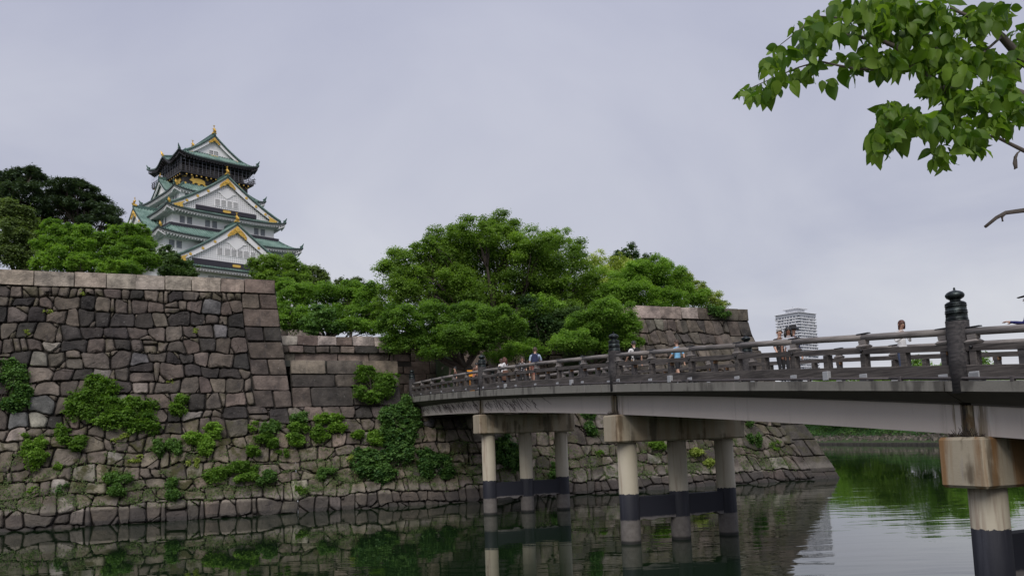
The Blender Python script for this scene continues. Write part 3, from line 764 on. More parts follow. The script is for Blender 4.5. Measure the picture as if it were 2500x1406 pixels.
BALM2 = mesh_of('baluster', bal2.v, bal2.f, [M['beam_wood']], False, bal2.m)
sad = MB()
for (w0, z0, w1, z1) in ((.12, 0, .15, .045), (.15, .045, .085, .095), (.095, .10, .10, .19)):
    sad.hexa([(-w0, -w0 * .75, z0), (w0, -w0 * .75, z0), (w0, w0 * .75, z0), (-w0, w0 * .75, z0), (-w1, -w1 * .75, z1), (w1, -w1 * .75, z1), (w1, w1 * .75, z1), (-w1, w1 * .75, z1)])
SADM = mesh_of('saddle_block', sad.v, sad.f, M['rail_wood'])
bolt = MB(); bolt.tube([(0, -.005, 0), (0, -.05, 0)], [.035, .028], 10); BOLTM = mesh_of('bolt', bolt.v, bolt.f, M['black_iron'], True)
brk = MB(); brk.bev(-.115, .115, -.115, .1, 0, .17, .008); BRKM = mesh_of('bracket', brk.v, brk.f, M['bracket'])
flash = MB(); flash.hexa([(-.17, -.06, 0), (.17, -.06, 0), (.17, .06, 0), (-.17, .06, 0), (-.17, -.045, .022), (.17, -.045, .022), (.17, .045, .022), (-.17, .045, .022)]); FLM = mesh_of('copper_plate', flash.v, flash.f, M['black_iron'])
post = MB(); post.lathe([(.215, -.25), (.215, .6), (.222, 1.2), (.225, 1.22)], n=24); POSTM = mesh_of('newel_post', post.v, post.f, M['post_wood'], True)
fin = MB(); fin.lathe([(.212, 1.221), (.222, 1.225), (.222, 1.245), (.208, 1.25), (.208, 1.262), (.218, 1.268), (.206, 1.285), (.204, 1.39), (.214, 1.395), (.214, 1.41), (.203, 1.415), (.203, 1.428), (.213, 1.432), (.212, 1.445), (.2, 1.455), (.198, 1.535), (.207, 1.54), (.207, 1.553), (.197, 1.558), (.197, 1.568), (.205, 1.573), (.2, 1.6), (.165, 1.63), (.11, 1.648), (.095, 1.66), (.105, 1.667), (.098, 1.675), (.12, 1.69), (.165, 1.72), (.183, 1.76), (.18, 1.79), (.155, 1.825), (.11, 1.852), (.06, 1.868), (.03, 1.878), (.018, 1.89), (.024, 1.905), (.018, 1.925), (.003, 1.945)], n=26)
FINM = mesh_of('finial', fin.v, fin.f, M['bronze'], True)
for tr, front in ((-.79, True), (5.21, False)):
    sg = -1 if front else 1
    for sN in NEWEL:
        p_ = link('newel_post', POSTM, BR, (sN, tr, zE(sN))); link('finial', FINM, p_)
        link('bracket', BRKM, BR, (sN - .36, tr, zE(sN) - .005)); link('bracket', BRKM, BR, (sN + .36, tr, zE(sN) - .005))
    for i in range(len(NEWEL) - 1):
        a_, b_ = NEWEL[i] + .2, NEWEL[i + 1] - .2; n = 6; ln = (b_ - a_) / n
        for k in range(n):
            s0, s1 = a_ + ln * k + .003, a_ + ln * (k + 1) - .003; sm = (s0 + s1) / 2
            jz = random.uniform(-.008, .008)
            mb = MB(); mb.tube([(s0, tr, zR(s0) - .082 + jz), (sm, tr, zR(sm) - .08), (s1, tr, zR(s1) - .082 - jz)], [.08, .078, .081], 12); mb.build('handrail', M['rail_wood'], BR, True)
            mb = MB(); sheared(mb, s0, s1, tr - .085, tr + .085, off(zR, -.47 + jz), off(zR, -.335 + jz)); mb.build('middle_rail', M['beam_wood'], BR)
            mb = MB(); sheared(mb, s0, s1, tr - .10, tr + .10, off(zE, .075), off(zE, .325)); mb.build('base_beam', M['beam_wood'], BR)
            for h, sb in enumerate((s0 + .02 if k else s0 + .14, sm)):
                zb_ = zE(sb) + .322; hh = zR(sb) - .468 - zb_
                fresh = random.random() < .6 if h else random.random() < .25
                o = link('baluster', BALM if fresh else BALM2, BR, (sb, tr, zb_)); o.scale = (1, -sg, hh)
                if h == 0:
                    o = link('saddle_block', SADM, BR, (sb, tr, zR(sb) - .336)); link('copper_plate', FLM, BR, (sb, tr, zR(sb) - .004))
                    o = link('bolt', BOLTM, BR, (sb, tr + sg * .085, zR(sb) - .40)); o.scale = (1, -sg, 1)
                    link('bracket', BRKM, BR, (sb, tr, zE(sb) - .005))
            if k == n - 1:
                sb = b_ - .14; zb_ = zE(sb) + .322
                o = link('baluster', BALM, BR, (sb, tr, zb_)); o.scale = (1, -sg, zR(sb) - .468 - zb_)
                link('saddle_block', SADM, BR, (sb, tr, zR(sb) - .336)); link('copper_plate', FLM, BR, (sb, tr, zR(sb) - .004))
# conduit on the deck edge with clamps and boxes
for i in range(7):
    s0 = -12 + i * 8.1; mb = MB(); ss = np.linspace(s0, s0 + 8.08, 6); mb.tube([(s, -.945, zE(s) + .055) for s in ss], .03, 8); mb.build('conduit', M['pipe'], BR, True)
    for s in (s0 + .3, s0 + 2.9, s0 + 5.6):
        mb = MB(); mb.bev(s - .04, s + .04, -.985, -.90, zE(s) - .01, zE(s) + .1, .01); mb.build('pipe_clamp', M['pipe'], BR)
for s in (5.2, 12.5, 19.7, 26.6, 33.5):
    mb = MB(); mb.bev(s - .09, s + .09, -.995, -.885, zE(s) + .02, zE(s) + .24, .01); mb.build('junction_box', M['bracket'], BR)
# bare creeper stems clinging to the far end of the girder
rr = random.Random(4); mb = MB()
for k in range(150):
    s = rr.uniform(-12.2, 9.0)
    if s > 3 and rr.random() < (s - 3) / 6: continue
    h0 = rr.uniform(-.02, .25); x, z_ = s, zGT(s) - .06 - h0; a_ = rr.uniform(-.4, .5); pts = []
    for j in range(rr.randint(5, 12)):
        pts.append((x, -.392, z_)); a_ += rr.uniform(-.35, .25); x += .13 * math.cos(a_) * (1 if rr.random() < .9 else -1); z_ -= .075 * (.5 + abs(math.sin(a_)))
        if z_ < zGB(x) + .02 or abs(x) < .16: break
    if len(pts) > 2: mb.tube(pts, [.013 - .009 * j / len(pts) for j in range(len(pts))], 3, cap=False)
cr_ = mb.build('bare_creeper', M['bark']); cr_.matrix_world = FRAME
tag(cr_, 'bare brown creeper stems spread over the far end of the pale bridge girder', 'creeper')
# the yellow notice fixed behind the railing
sg_ = thing('notice_sign', 'small orange notice panel on a stand behind the railing by the second newel post', 'sign', None, FRAME)
p0 = at_s(1147, 926, -0.6); s = -1.2; pz = at_s(1147, 912, s)
mb = MB(); mb.bev(s - .02, s + .02, pz.y - .16, pz.y + .16, pz.z - .16, pz.z + .2, .01); M['orange'] = mat_plain('orange_panel', (.85, .33, .02), .6, .05); mb.build('panel', M['orange'], sg_)
mb = MB(); mb.tube([(s - .03, pz.y, zE(s)), (s - .03, pz.y, pz.z + .1)], .03, 8); mb.box(s - .2, s + .2, pz.y - .2, pz.y + .2, zE(s), zE(s) + .05); mb.build('stand', M['orange'], sg_)

# ================================================================== FAR TOWER BLOCK
TWM = Matrix.Translation((358.5, 1012, 0)) @ Matrix.Rotation(R(38), 4, 'Z')
TW = thing('tower_block', 'white high-rise tower with banded windows far beyond the bridge at right', 'building', None, TWM)
M['tower'] = mat_plain('tower_white', (.66, .67, .70), .7, .04, .05)
M['tower_grey'] = mat_plain('tower_grey', (.33, .35, .39), .6, .06, .05)
M['tower_glass'] = mat_plain('tower_glass', (.10, .115, .15), .25, .2, .3)
hx, hy, top = 19.5, 17.0, 143.0
mb = MB(); mb.bev(-hx + 1, hx - 1, -hy + 1, hy - 1, 0, top, 2.0); mb.build('core_wall', M['tower_grey'], TW)
k = 0; z_ = 5.0
while z_ < top - 2:
    mb = MB(); mb.bev(-hx, hx, -hy, hy, z_, z_ + 1.75, .55); fl = mb.build('floor_band', M['tower'], TW)
    mb = MB(); rw = random.Random(k)
    x = -hx + 2
    while x < hx - 3:
        w_ = rw.choice((1.6, 2.2, 2.8))
        if rw.random() < .8: mb.box(x, x + w_, -hy + .45, -hy + .95, z_ + 1.76, z_ + 3.5, 0)
        if rw.random() < .8: mb.box(x + w_ + .15, x + w_ + .75, -hy + .3, -hy + 1.0, z_ + 1.755, z_ + 3.52, 1)
        x += w_ + 1.1
    y = -hy + 2
    while y < hy - 3:
        w_ = rw.choice((1.6, 2.4, 3.2))
        if rw.random() < .65: mb.box(-hx + .45, -hx + .95, y, y + w_, z_ + 1.76, z_ + 3.5, 0)
        mb.box(-hx + .3, -hx + 1.0, y + w_ + .2, y + w_ + 1.2, z_ + 1.755, z_ + 3.52, 1); y += w_ + 1.7
    tag(mb.build('window_row', [M['tower_glass'], M['tower']], fl), kind='stuff'); z_ += 3.55; k += 1
mb = MB(); mb.bev(-hx + .5, hx - .5, -hy + .5, hy - .5, top + .05, top + 4.2, .4); mb.build('crown_storey', M['tower_grey'], TW)
mb = MB(); mb.bev(-hx - .3, hx + .3, -hy - .3, hy + .3, top + 4.2, top + 5.0, .2); mb.build('roof_slab', M['tower'], TW)
mb = MB(); mb.box(-9, 8, -8, 8, top + 5.0, top + 10.5); mb.build('penthouse', M['tower'], TW)
mb = MB(); mb.bev(-12, 11, -11, 11, top + 10.5, top + 11.8, .3); mb.build('penthouse_roof', M['tower'], TW)
mb = MB(); mb.tube([(-5, 0, top + 11.8), (-5, 0, top + 15)], .2, 6); mb.build('mast', M['tower_grey'], TW)
# ================================================================== THE KEEP (castle frame: x along the front, y away, z up)
KP = thing('castle_keep', 'white castle keep of stacked storeys with green gabled roofs and gold ornaments', 'castle', None, CASTLE)
def storey(hw, hd, z0, z1, mat='plaster', name='storey_wall'):
    mb = MB(); mb.box(-hw, hw, -hd, hd, z0, z1); return mb.build(name, M[mat], KP)
mb = MB(); mb.hexa([(-24, -24, 14), (24, -24, 14), (24, 24, 14), (-24, 24, 14), (-17.4, -17.4, 33.5), (17.4, -17.4, 33.5), (17.4, 17.4, 33.5), (-17.4, 17.4, 33.5)])
kb = mb.build('stone_base', M['bankstone'], KP); kb.color = (.22, .19, .17, 0)

SIDES = [lambda q, o, z: (q, -o, z), lambda q, o, z: (o, q, z), lambda q, o, z: (-q, o, z), lambda q, o, z: (-o, -q, z)]
def skirt(hwi, hdi, zi, hwo, hdo, zo, lift, soffit=True, kara=None, sm='rafter', period=0.56):
    """hipped skirt roof: round-tile ribs, curved slope, corners swept up; eave board, rafters, hip ridges"""
    def zz(j, q, ho, sd):
        z = zi + (zo - zi) * (1 - max(0.0, 1 - j) ** 1.4) + lift * (abs(q) / ho) ** 4.5 * j * j
        if kara and sd in (1, 3): z += kara[0] * math.exp(-(q / kara[1]) ** 2) * j ** 1.5 - kara[0] * .22 * math.exp(-((abs(q) - kara[1] * 2.1) / (kara[1] * .8)) ** 2) * j
        return z
    for sd in range(4):
        fn = SIDES[sd]; hi, ho, di, do = (hwi, hwo, hdi, hdo) if sd % 2 == 0 else (hdi, hdo, hwi, hwo)
        qs = []; k = int(2 * ho / period); p = 2 * ho / k
        for i in range(k):
            q0 = -ho + i * p
            qs += [(q0, 0), (q0 + .5 * p, 0), (q0 + .58 * p, .2), (q0 + .92 * p, .2)]
        qs.append((ho, 0)); nj = 7; mb = MB()
        for q, rib in qs:
            jt = max(0, (abs(q) - hi) / (ho - hi))
            for r_ in range(nj):
                j = jt + (1 - jt) * r_ / (nj - 1)
                mb.v.append(fn(q, di + (do - di) * j, zz(j, q, ho, sd) + rib))
        for i in range(len(qs) - 1):
            for r_ in range(nj - 1):
                mb.f.append((i * nj + r_, i * nj + r_ + 1, (i + 1) * nj + r_ + 1, (i + 1) * nj + r_)); mb.m.append(0)
        rf = mb.build('roof_slope', M['roof'], KP)
        if sd == 2: continue
        # eave boards
        mb = MB(); n = 40; ee = np.linspace(-ho, ho, n)
        for a_, (o0, z0), (o1, z1) in ((0, (.02, .06), (.02, -.2)), (0, (.02, -.2), (-.22, -.22)), (1, (-.22, -.22), (-.22, -.5)), (1, (-.22, -.5), (-.55, -.5)), (1, (-.55, -.5), (-(do - di) * .97, -.42))):
            b = len(mb.v)
            for q in ee:
                z = zz(1, q, ho, sd); sq = 1 - (abs(q) / ho) ** 8 * 0
                mb.v.append(fn(q * (do + o0) / do, do + o0, z + z0)); mb.v.append(fn(q * (do + o1) / do if o1 > -1 else max(-hi, min(hi, q)), do + o1, (z if o1 > -1 else zo - .1) + z1))
            for i in range(n - 1): mb.f.append((b + 2 * i, b + 2 * i + 1, b + 2 * i + 3, b + 2 * i + 2)); mb.m.append(a_)
        mb.build('eave_board', [M['verge'], M[sm]], rf)
        # rafter ends
        mb = MB(); k = int(2 * ho / .62)
        for i in range(k):
            q = -ho + (i + .5) * 2 * ho / k; z = zz(1, q, ho, sd); jo = do - .25 - .0
            if abs(q) > hi + (ho - hi) * .96: continue
            zi_ = zo - .55 - .2; inn = max(di, do - 1.7)
            p = [fn(q - .13, jo, z - .78), fn(q + .13, jo, z - .78), fn(q + .13, inn, zi_), fn(q - .13, inn, zi_), fn(q - .13, jo, z - .505), fn(q + .13, jo, z - .505), fn(q + .13, inn, zi_ + .25), fn(q - .13, inn, zi_ + .25)]
            mb.hexa(p)
        tag(mb.build('rafters', M[sm], rf), kind='stuff')
    for sx, sy in ((-1, -1), (1, -1), (-1, 1), (1, 1)):
        pts = []; rad = []
        for r_ in range(8):
            j = r_ / 7; q = (hwi + (hwo - hwi) * j); pts.append((sx * q, sy * (hdi + (hdo - hdi) * j), zz(j, hwo * j, hwo, 0) if False else zi + (zo - zi) * (1 - max(0.0, 1 - j) ** 1.4) + lift * j ** 6.5 + .16)); rad.append(.2)
        mb = MB(); mb.tube(pts, rad, 6); hr = mb.build('hip_ridge', M['ridge'], KP)
        e = pts[-1]; mb = MB(); mb.tube([(e[0] - sx * .45, e[1] - sy * .45, e[2] + .1), (e[0] - sx * .1, e[1] - sy * .1, e[2] + .4), (e[0] + sx * .1, e[1] + sy * .1, e[2] + .95)], [.26, .2, .05], 6); mb.build('ridge_end_horn', M['ridge'], hr)

def shachi(fn, x, y, z, h, mat='gold', parent=None):
    mb = MB(); pts = [(x, y + .10 * h, z), (x, y + .18 * h, z + .18 * h), (x, y + .10 * h, z + .42 * h), (x, y - .03 * h, z + .62 * h), (x, y, z + .8 * h), (x, y + .1 * h, z + h)]
    mb.tube([fn(*p) for p in pts], [.2 * h, .24 * h, .17 * h, .1 * h, .06 * h, .02 * h], 8)
    for sx in (-1, 1):
        mb.add([fn(x, y, z + .45 * h), fn(x + sx * .3 * h, y, z + .55 * h), fn(x, y + .05 * h, z + .25 * h), fn(x + sx * .05 * h, y + .1 * h, z + .4 * h)], [(0, 1, 2), (1, 3, 2), (0, 3, 1)])
        mb.add([fn(x, y, z + .78 * h), fn(x + sx * .2 * h, y, z + 1.02 * h), fn(x, y + .06 * h, z + .9 * h)], [(0, 1, 2)])
    mb.hexa([fn(x - .26 * h, y - .2 * h, z - .12 * h), fn(x + .26 * h, y - .2 * h, z - .12 * h), fn(x + .26 * h, y + .25 * h, z - .12 * h), fn(x - .26 * h, y + .25 * h, z - .12 * h), fn(x - .18 * h, y - .15 * h, z + .1 * h), fn(x + .18 * h, y - .15 * h, z + .1 * h), fn(x + .18 * h, y + .2 * h, z + .1 * h), fn(x - .18 * h, y + .2 * h, z + .1 * h)])
    return mb.build('roof_ornament', M[mat], parent or KP, False)

def window(fn, x0, x1, z0, z1, nb, mat='pane', parent=None, horiz=0):
    """window set on a wall: frame, sunken pane and bars; fn(x, z, proud)"""
    def bx(mb, a0, a1, c0, c1, p0, p1): mb.hexa([fn(a0, c0, p0), fn(a1, c0, p0), fn(a1, c0, p1), fn(a0, c0, p1), fn(a0, c1, p0), fn(a1, c1, p0), fn(a1, c1, p1), fn(a0, c1, p1)])
    mb = MB(); bx(mb, x0, x1, z0, z1, -.05, .02); w_ = mb.build('window', M[mat], parent or KP)
    mb = MB(); f = .09
    for a0, a1, c0, c1 in ((x0 - f, x0, z0 - f, z1 + f), (x1, x1 + f, z0 - f, z1 + f), (x0, x1, z0 - f, z0), (x0, x1, z1, z1 + f)): bx(mb, a0, a1, c0, c1, -.05, .10)
    mb.build('window_frame', M['plaster'], w_)
    mb = MB()
    for i in range(nb):
        c = x0 + (x1 - x0) * (i + 1) / (nb + 1); bx(mb, c - .05, c + .05, z0, z1, .0, .07)
    for i in range(horiz):
        c = z0 + (z1 - z0) * (i + 1) / (horiz + 1); bx(mb, x0, x1, c - .04, c + .04, .0, .068)
    mb.build('window_bars', M['rafter' if mat == 'dark_pane' else 'tower_grey'], w_); return w_

def gable(fn, hw, zap, zb, yf, yb, bw=1.0, lattice=True, wins=None, beam=None, orn=1.6, orn_mat='gold', roundels=True, gold=True, curve=.25, rib=.56, gegyo=1.0):
    """gabled dormer: fn(x, out, z); ridge runs from out=yb to out=yf"""
    H = zap - zb
    def zc(x):
        k = abs(x) / hw; return zap - H * ((1 + curve) * k - curve * k * k) + .35 * max(0, k - .85) ** 1.5 * 10 * .3
    ny = max(3, int((yf - yb) / rib)); p = (yf - yb) / ny; ys = []
    for i in range(ny): ys += [(yb + i * p, 0), (yb + (i + .5) * p, 0), (yb + (i + .58) * p, .2), (yb + (i + .92) * p, .2)]
    ys.append((yf, 0)); nx = 12
    root = None
    for sg in (-1, 1):
        mb = MB()
        for y, r_ in ys:
            for i in range(nx): x = hw * i / (nx - 1); mb.v.append(fn(sg * x, y, zc(x) + r_))
        for a_ in range(len(ys) - 1):
            for i in range(nx - 1): mb.f.append((a_ * nx + i, a_ * nx + i + 1, (a_ + 1) * nx + i + 1, (a_ + 1) * nx + i)); mb.m.append(0)
        rf = mb.build('gable_roof', M['roof'], KP); root = root or rf
        # verge: round tile ends over a dark band, then the white bargeboard
        def band(z0, z1, y0, y1, mat, name, n=16, taper=0.0):
            mb = MB(); b = 0
            for i in range(n):
                x = hw * i / (n - 1) * (1.0 - .0); tz = taper * i / (n - 1)
                for (yy, dz) in ((y0, z0), (y1, z0), (y1, z1 + tz), (y0, z1 + tz)): mb.v.append(fn(sg * x, yy, zc(x) + dz))
            for i in range(n - 1):
                for k in range(4): mb.f.append((4 * i + k, 4 * i + (k + 1) % 4, 4 * i + 4 + (k + 1) % 4, 4 * i + 4 + k)); mb.m.append(0)
            mb.f += [(0, 1, 2, 3), tuple(4 * n - 4 + k for k in (3, 2, 1, 0))]; mb.m += [0, 0]
            return mb.build(name, M[mat], root)
        band(.22, -.05, yf - .02, yf - .5, 'roof', 'verge_tiles'); band(-.06, -.42, yf + .03, yf - .4, 'verge', 'verge_board')
        band(-.43, -.43 - bw, yf - .10, yf - .35, 'plaster', 'bargeboard', taper=bw * .25)
        mb = MB(); k = int(hw * 1.2 / .5)
        for i in range(k):
            x = hw * (i + .5) / k; z = zc(x); mb.hexa([fn(sg * (x - .12), yf + .03, z - .38), fn(sg * (x + .12), yf + .03, z - .42), fn(sg * (x + .12), yf + .12, z - .42), fn(sg * (x - .12), yf + .12, z - .38), fn(sg * (x - .12), yf + .03, z - .12), fn(sg * (x + .12), yf + .03, z - .16), fn(sg * (x + .12), yf + .12, z - .16), fn(sg * (x - .12), yf + .12, z - .12)])
        tag(mb.build('tile_ends', M['ridge'], root), kind='stuff')
        if roundels and gold:
            for k in (.34, .52, .7):
                x = sg * hw * k; z = zc(x) - .43 - bw * .45; mb = MB(); mb.tube([fn(x, yf - .1, z), fn(x, yf + .0, z)], [.32, .26], 12); mb.build('gilt_roundel', M['gold'], root)
        if gold:
            x0, x1 = hw * .74, hw * .93; mb = MB(); poly = [(x0, zc(x0) - .9), (x0 + .8, zc(x0 + .8) - .75), (x1, zc(x1) - .62), (x1 - .6, zc(x1) - .98), (x0 + .3, zc(x1) - 1.0), (x0 + .5, zc(x0) - 1.5)]
            mb.extrude(poly, lambda a_, b_, d: fn(sg * a_, yf - .10 + d, b_), .0, .12); mb.build('gilt_scroll', M['gold'], root)
    # pediment
    n = 21; yp = yf - .75; pts = []
    xs = np.linspace(-hw * .93, hw * .93, n)
    mb = MB(); lo = zb + .15
    for x in xs: mb.v += [fn(x, yp, max(lo, zc(x) - .6)), fn(x, yp, lo)]
    for i in range(n - 1): mb.f.append((2 * i, 2 * i + 1, 2 * i + 3, 2 * i + 2)); mb.m.append(0)
    mb.build('pediment', M['pane' if lattice else 'plaster'], root)
    if lattice:
        mb = MB(); bot = (beam[1] if beam else lo)
        pitch = .47; wv, wh = .27, .24
        lim = lambda x: zc(x) - .43 - bw * .9
        def zone(x):       # highest z inside the pediment at x
            return lim(x)
        x = -hw
        while x < hw:
            t_ = zone(x)
            if t_ > bot + .1: mb.hexa([fn(x - wv / 2, yp, bot), fn(x + wv / 2, yp, bot), fn(x + wv / 2, yp + .1, bot), fn(x - wv / 2, yp + .1, bot), fn(x - wv / 2, yp, t_), fn(x + wv / 2, yp, t_), fn(x + wv / 2, yp + .1, t_), fn(x - wv / 2, yp + .1, t_)])
            x += pitch
        z = bot + .12
        while z < zap - 1.5:
            xe = hw
            while xe > 0 and zone(xe) < z: xe -= .1
            if xe > .3: mb.hexa([fn(-xe, yp, z - wh / 2), fn(xe, yp, z - wh / 2), fn(xe, yp + .11, z - wh / 2), fn(-xe, yp + .11, z - wh / 2), fn(-xe, yp, z + wh / 2), fn(xe, yp, z + wh / 2), fn(xe, yp + .11, z + wh / 2), fn(-xe, yp + .11, z + wh / 2)])
            z += pitch * .92
        mb.build('lattice', M['plaster'], root)
        # white cusped board and crest above the lattice
        mb = MB(); a_ = zap - 1.0 - bw * 1.25; w_ = hw * .17
        mb.extrude([(0, a_ - .15), (w_ * .35, a_ - .55), (w_, a_ - H * .17), (w_ * .62, a_ - H * .2), (w_ * .4, a_ - H * .26), (0, a_ - H * .33), (-w_ * .4, a_ - H * .26), (-w_ * .62, a_ - H * .2), (-w_, a_ - H * .17), (-w_ * .35, a_ - .55)], lambda x, z, d: fn(x, yp + d, z), .02, .24); mb.build('crest_board', M['plaster'], root)
    if beam:
        x0, z0, z1 = beam; mb = MB(); mb.hexa([fn(-x0, yp - .1, z1 - .0), fn(x0, yp - .1, z1), fn(x0, yp + .28, z1), fn(-x0, yp + .28, z1), fn(-x0, yp - .1, z0), fn(x0, yp - .1, z0), fn(x0, yp + .28, z0), fn(-x0, yp + .28, z0)][4:] + [fn(-x0, yp - .1, z1), fn(x0, yp - .1, z1), fn(x0, yp + .28, z1), fn(-x0, yp + .28, z1)]); mb.build('base_beam', M['beam'], root)
        if gold:
            zm = (z0 + z1) / 2; mb = MB(); mb.extrude([(-.95, -.18), (-.6, -.3), (.6, -.3), (.95, -.18), (.8, 0), (.95, .2), (.5, .26), (-.5, .26), (-.95, .2), (-.8, 0)], lambda x, z, d: fn(x, yp + .28 + d, zm + z), .01, .08); mb.build('gilt_mount', M['gold'], root)
    if wins:
        for (x0, x1, z0, z1, nb, hz) in wins: window(lambda x, z, p_: fn(x, yp + .12 + p_, z), x0, x1, z0, z1, nb, 'dark_pane', root, hz)
    if gold:      # gilt fretwork under the apex
        g = gegyo; mb = MB(); a_ = zap - .55
        mb.extrude([(0, a_), (.5 * g, a_ - .55 * g), (1.15 * g, a_ - 1.1 * g), (1.75 * g, a_ - 1.85 * g), (1.5 * g, a_ - 2.15 * g), (1.0 * g, a_ - 1.75 * g), (.55 * g, a_ - 1.65 * g), (.3 * g, a_ - 1.35 * g), (0, a_ - 1.2 * g), (-.3 * g, a_ - 1.35 * g), (-.55 * g, a_ - 1.65 * g), (-1.0 * g, a_ - 1.75 * g), (-1.5 * g, a_ - 2.15 * g), (-1.75 * g, a_ - 1.85 * g), (-1.15 * g, a_ - 1.1 * g), (-.5 * g, a_ - .55 * g)], lambda x, z, d: fn(x, yf - .1 + d, z), .0, .1)
        rg = random.Random(int(hw * 10))
        for i in range(46):
            x = rg.uniform(-1.6, 1.6) * g; zt = a_ - abs(x) * 1.0 - rg.uniform(.15, .75) * g; r_ = rg.uniform(.1, .2) * g; mb.tube([fn(x, yf - .05, zt), fn(x, yf + .1, zt)], [r_, r_ * .5], 6)
        mb.tube([fn(0, yf - .02, a_ - .8 * g), fn(0, yf + .16, a_ - .8 * g)], [.38 * g, .3 * g], 14); mb.build('gilt_fretwork', M['gold'], root)
    mb = MB(); mb.hexa([fn(-.28, yb, zap - .1), fn(.28, yb, zap - .1), fn(.28, yf + .1, zap - .1), fn(-.28, yf + .1, zap - .1), fn(-.2, yb, zap + .55), fn(.2, yb, zap + .55), fn(.2, yf + .1, zap + .55), fn(-.2, yf + .1, zap + .55)]); mb.build('ridge_beam', M['ridge'], root)
    if orn: shachi(fn, 0, yf - .35, zap + .5, orn, orn_mat, root)
    return root
FF = lambda x, o, z: (x, -o, z)
FL = lambda x, o, z: (-o, -x, z)
FRt = lambda x, o, z: (o, x, z)

storey(16.6, 16.6, 32.5, 40.9); storey(13.9, 13.9, 41.0, 48.0); storey(11.4, 11.5, 48.5, 54.3); storey(8.9, 8.9, 54.5, 59.8)
skirt(13.5, 13.5, 43.4, 18.7, 18.7, 40.9, .8)
skirt(11.2, 11.2, 51.1, 16.14, 16.1, 47.75, .8)
skirt(8.7, 8.7, 56.9, 13.44, 13.5, 53.75, .8)
skirt(7.3, 7.1, 61.4, 10.5, 9.7, 59.2, .75)
for z0, z1, hw, hd in ((50.1, 51.12, 11.36, 11.36),):
    mb = MB(); mb.box(-hw - .9, hw + .9, -hd - .9, hd + .9, 50.25, 50.95); mb.build('flashing', M['beam'], KP)
G1 = gable(FF, 14.2, 51.5, 42.3, 17.3, 10.8, 1.35, True, [(x, x + .98, 44.35, 45.75, 3, 4) for x in (-4.1, -2.45, -1.05, .35, 1.75, 3.3)], (9.4, 41.75, 42.95), 1.9, gegyo=1.25)
G2 = gable(FF, 12.6, 63.0, 54.9, 12.7, 6.5, 1.15, True, [(x, x + .92, 56.2, 57.5, 3, 3) for x in (-2.5, -1.15, .2, 1.55)], (6.8, 54.65, 55.6), 1.7, gegyo=1.05)
GL2 = gable(FL, 9.6, 56.3, 49.2, 15.2, 8.5, 1.1, False, None, None, 1.7, gegyo=.9)
GR2 = gable(FRt, 9.6, 56.3, 49.2, 15.2, 8.5, 1.1, False, None, None, 1.7, gegyo=.9)
GL4 = gable(FL, 4.4, 63.6, 60.0, 9.9, 6.5, .5, False, None, None, .9, gold=False)
GR4 = gable(FRt, 4.4, 63.6, 60.0, 9.9, 6.5, .5, False, None, None, .9, gold=False)
for x0 in (-9.9, -8.35, -4.5, -2.95, 6.6, 8.15): window(lambda x, z, p: (x, -11.5 - p, z), x0, x0 + 1.05, 51.25, 52.8, 3, 'pane', horiz=4)
for x0 in (-13.0, -11.5, 10.7, 12.2): window(lambda x, z, p: (x, -13.9 - p, z), x0, x0 + 1.1, 45.2, 46.75, 3, 'pane', horiz=4)
for x0 in (-9.3, -6.0, -4.5, 3.0): window(lambda x, z, p: (x, -16.6 - p, z), x0, x0 + 1.1, 37.9, 39.7, 4, 'dark_pane')
mb = MB(); mb.box(-2.2, 2.0, -16.9, -16.4, 36, 39.6); mb.build('door_panel', M['tower_grey'], KP)
for y0 in (-8.6, -6.9): window(lambda x, z, p: (-11.4 - p, x, z), y0, y0 + .8, 51.2, 52.9, 2, 'pane', horiz=3)
for y0 in (-7.6, -6.3, -3.6, -2.3, 2.0, 3.4): window(lambda x, z, p: (-8.9 - p, x, z), y0, y0 + .8, 57.2, 58.5, 2, 'pane', horiz=3)
for x0 in (-7.8, 6.6): window(lambda x, z, p: (x, -8.9 - p, z), x0, x0 + 1.0, 57.4, 58.6, 3, 'pane', horiz=3)

# black storey with gilt reliefs, gallery and top storey
storey(7.3, 7.1, 60.4, 63.5, 'lacquer', 'black_storey'); storey(6.4, 6.2, 63.6, 67.6, 'lacquer', 'top_storey')
TIG = [(0, .75), (.25, .95), (.45, 1.2), (.55, 1.38), (.75, 1.3), (.8, 1.1), (1.2, 1.18), (1.8, 1.28), (2.4, 1.12), (2.78, .95), (2.92, .6), (2.85, .35), (3.3, .12), (3.1, 0), (2.75, .1), (2.4, .35), (2.0, .3), (1.9, .05), (1.55, .02), (1.6, .25), (1.3, .4), (.95, .35), (.85, .15), (.55, .1), (.6, .4), (.45, .6), (.2, .6)]
for x0, sg in ((-6.1, 1), (6.3, -1)):
    mb = MB(); mb.extrude(TIG, lambda a_, b_, d: (x0 + sg * a_ * 1.2, -7.1 - d, 61.4 + b_ * 1.25), .0, .14); mb.build('gilt_animal_relief', M['gold'], KP)
for y0 in (-6.0, 2.6):
    mb = MB(); mb.extrude(TIG, lambda a_, b_, d: (-7.3 - d, y0 + a_ * 1.1, 61.4 + b_ * 1.25), .0, .14); mb.build('gilt_animal_relief', M['gold'], KP)
rg = random.Random(3); mb = MB(); STAR = [(math.cos(k * math.pi / 6) * (.34 if k % 2 else .17), math.sin(k * math.pi / 6) * (.3 if k % 2 else .16)) for k in range(12)]
for x in (-7.0, -5.4, -2.1, -.6, .9, 2.4, 5.4, 7.0):
    for z in ((61.5, 63.1) if abs(x) < 3 or abs(x) > 6.5 else (63.1,)): mb.extrude(STAR, lambda a_, b_, d: (x + a_ * 1.3, -7.1 - d, z + b_), .0, .1)
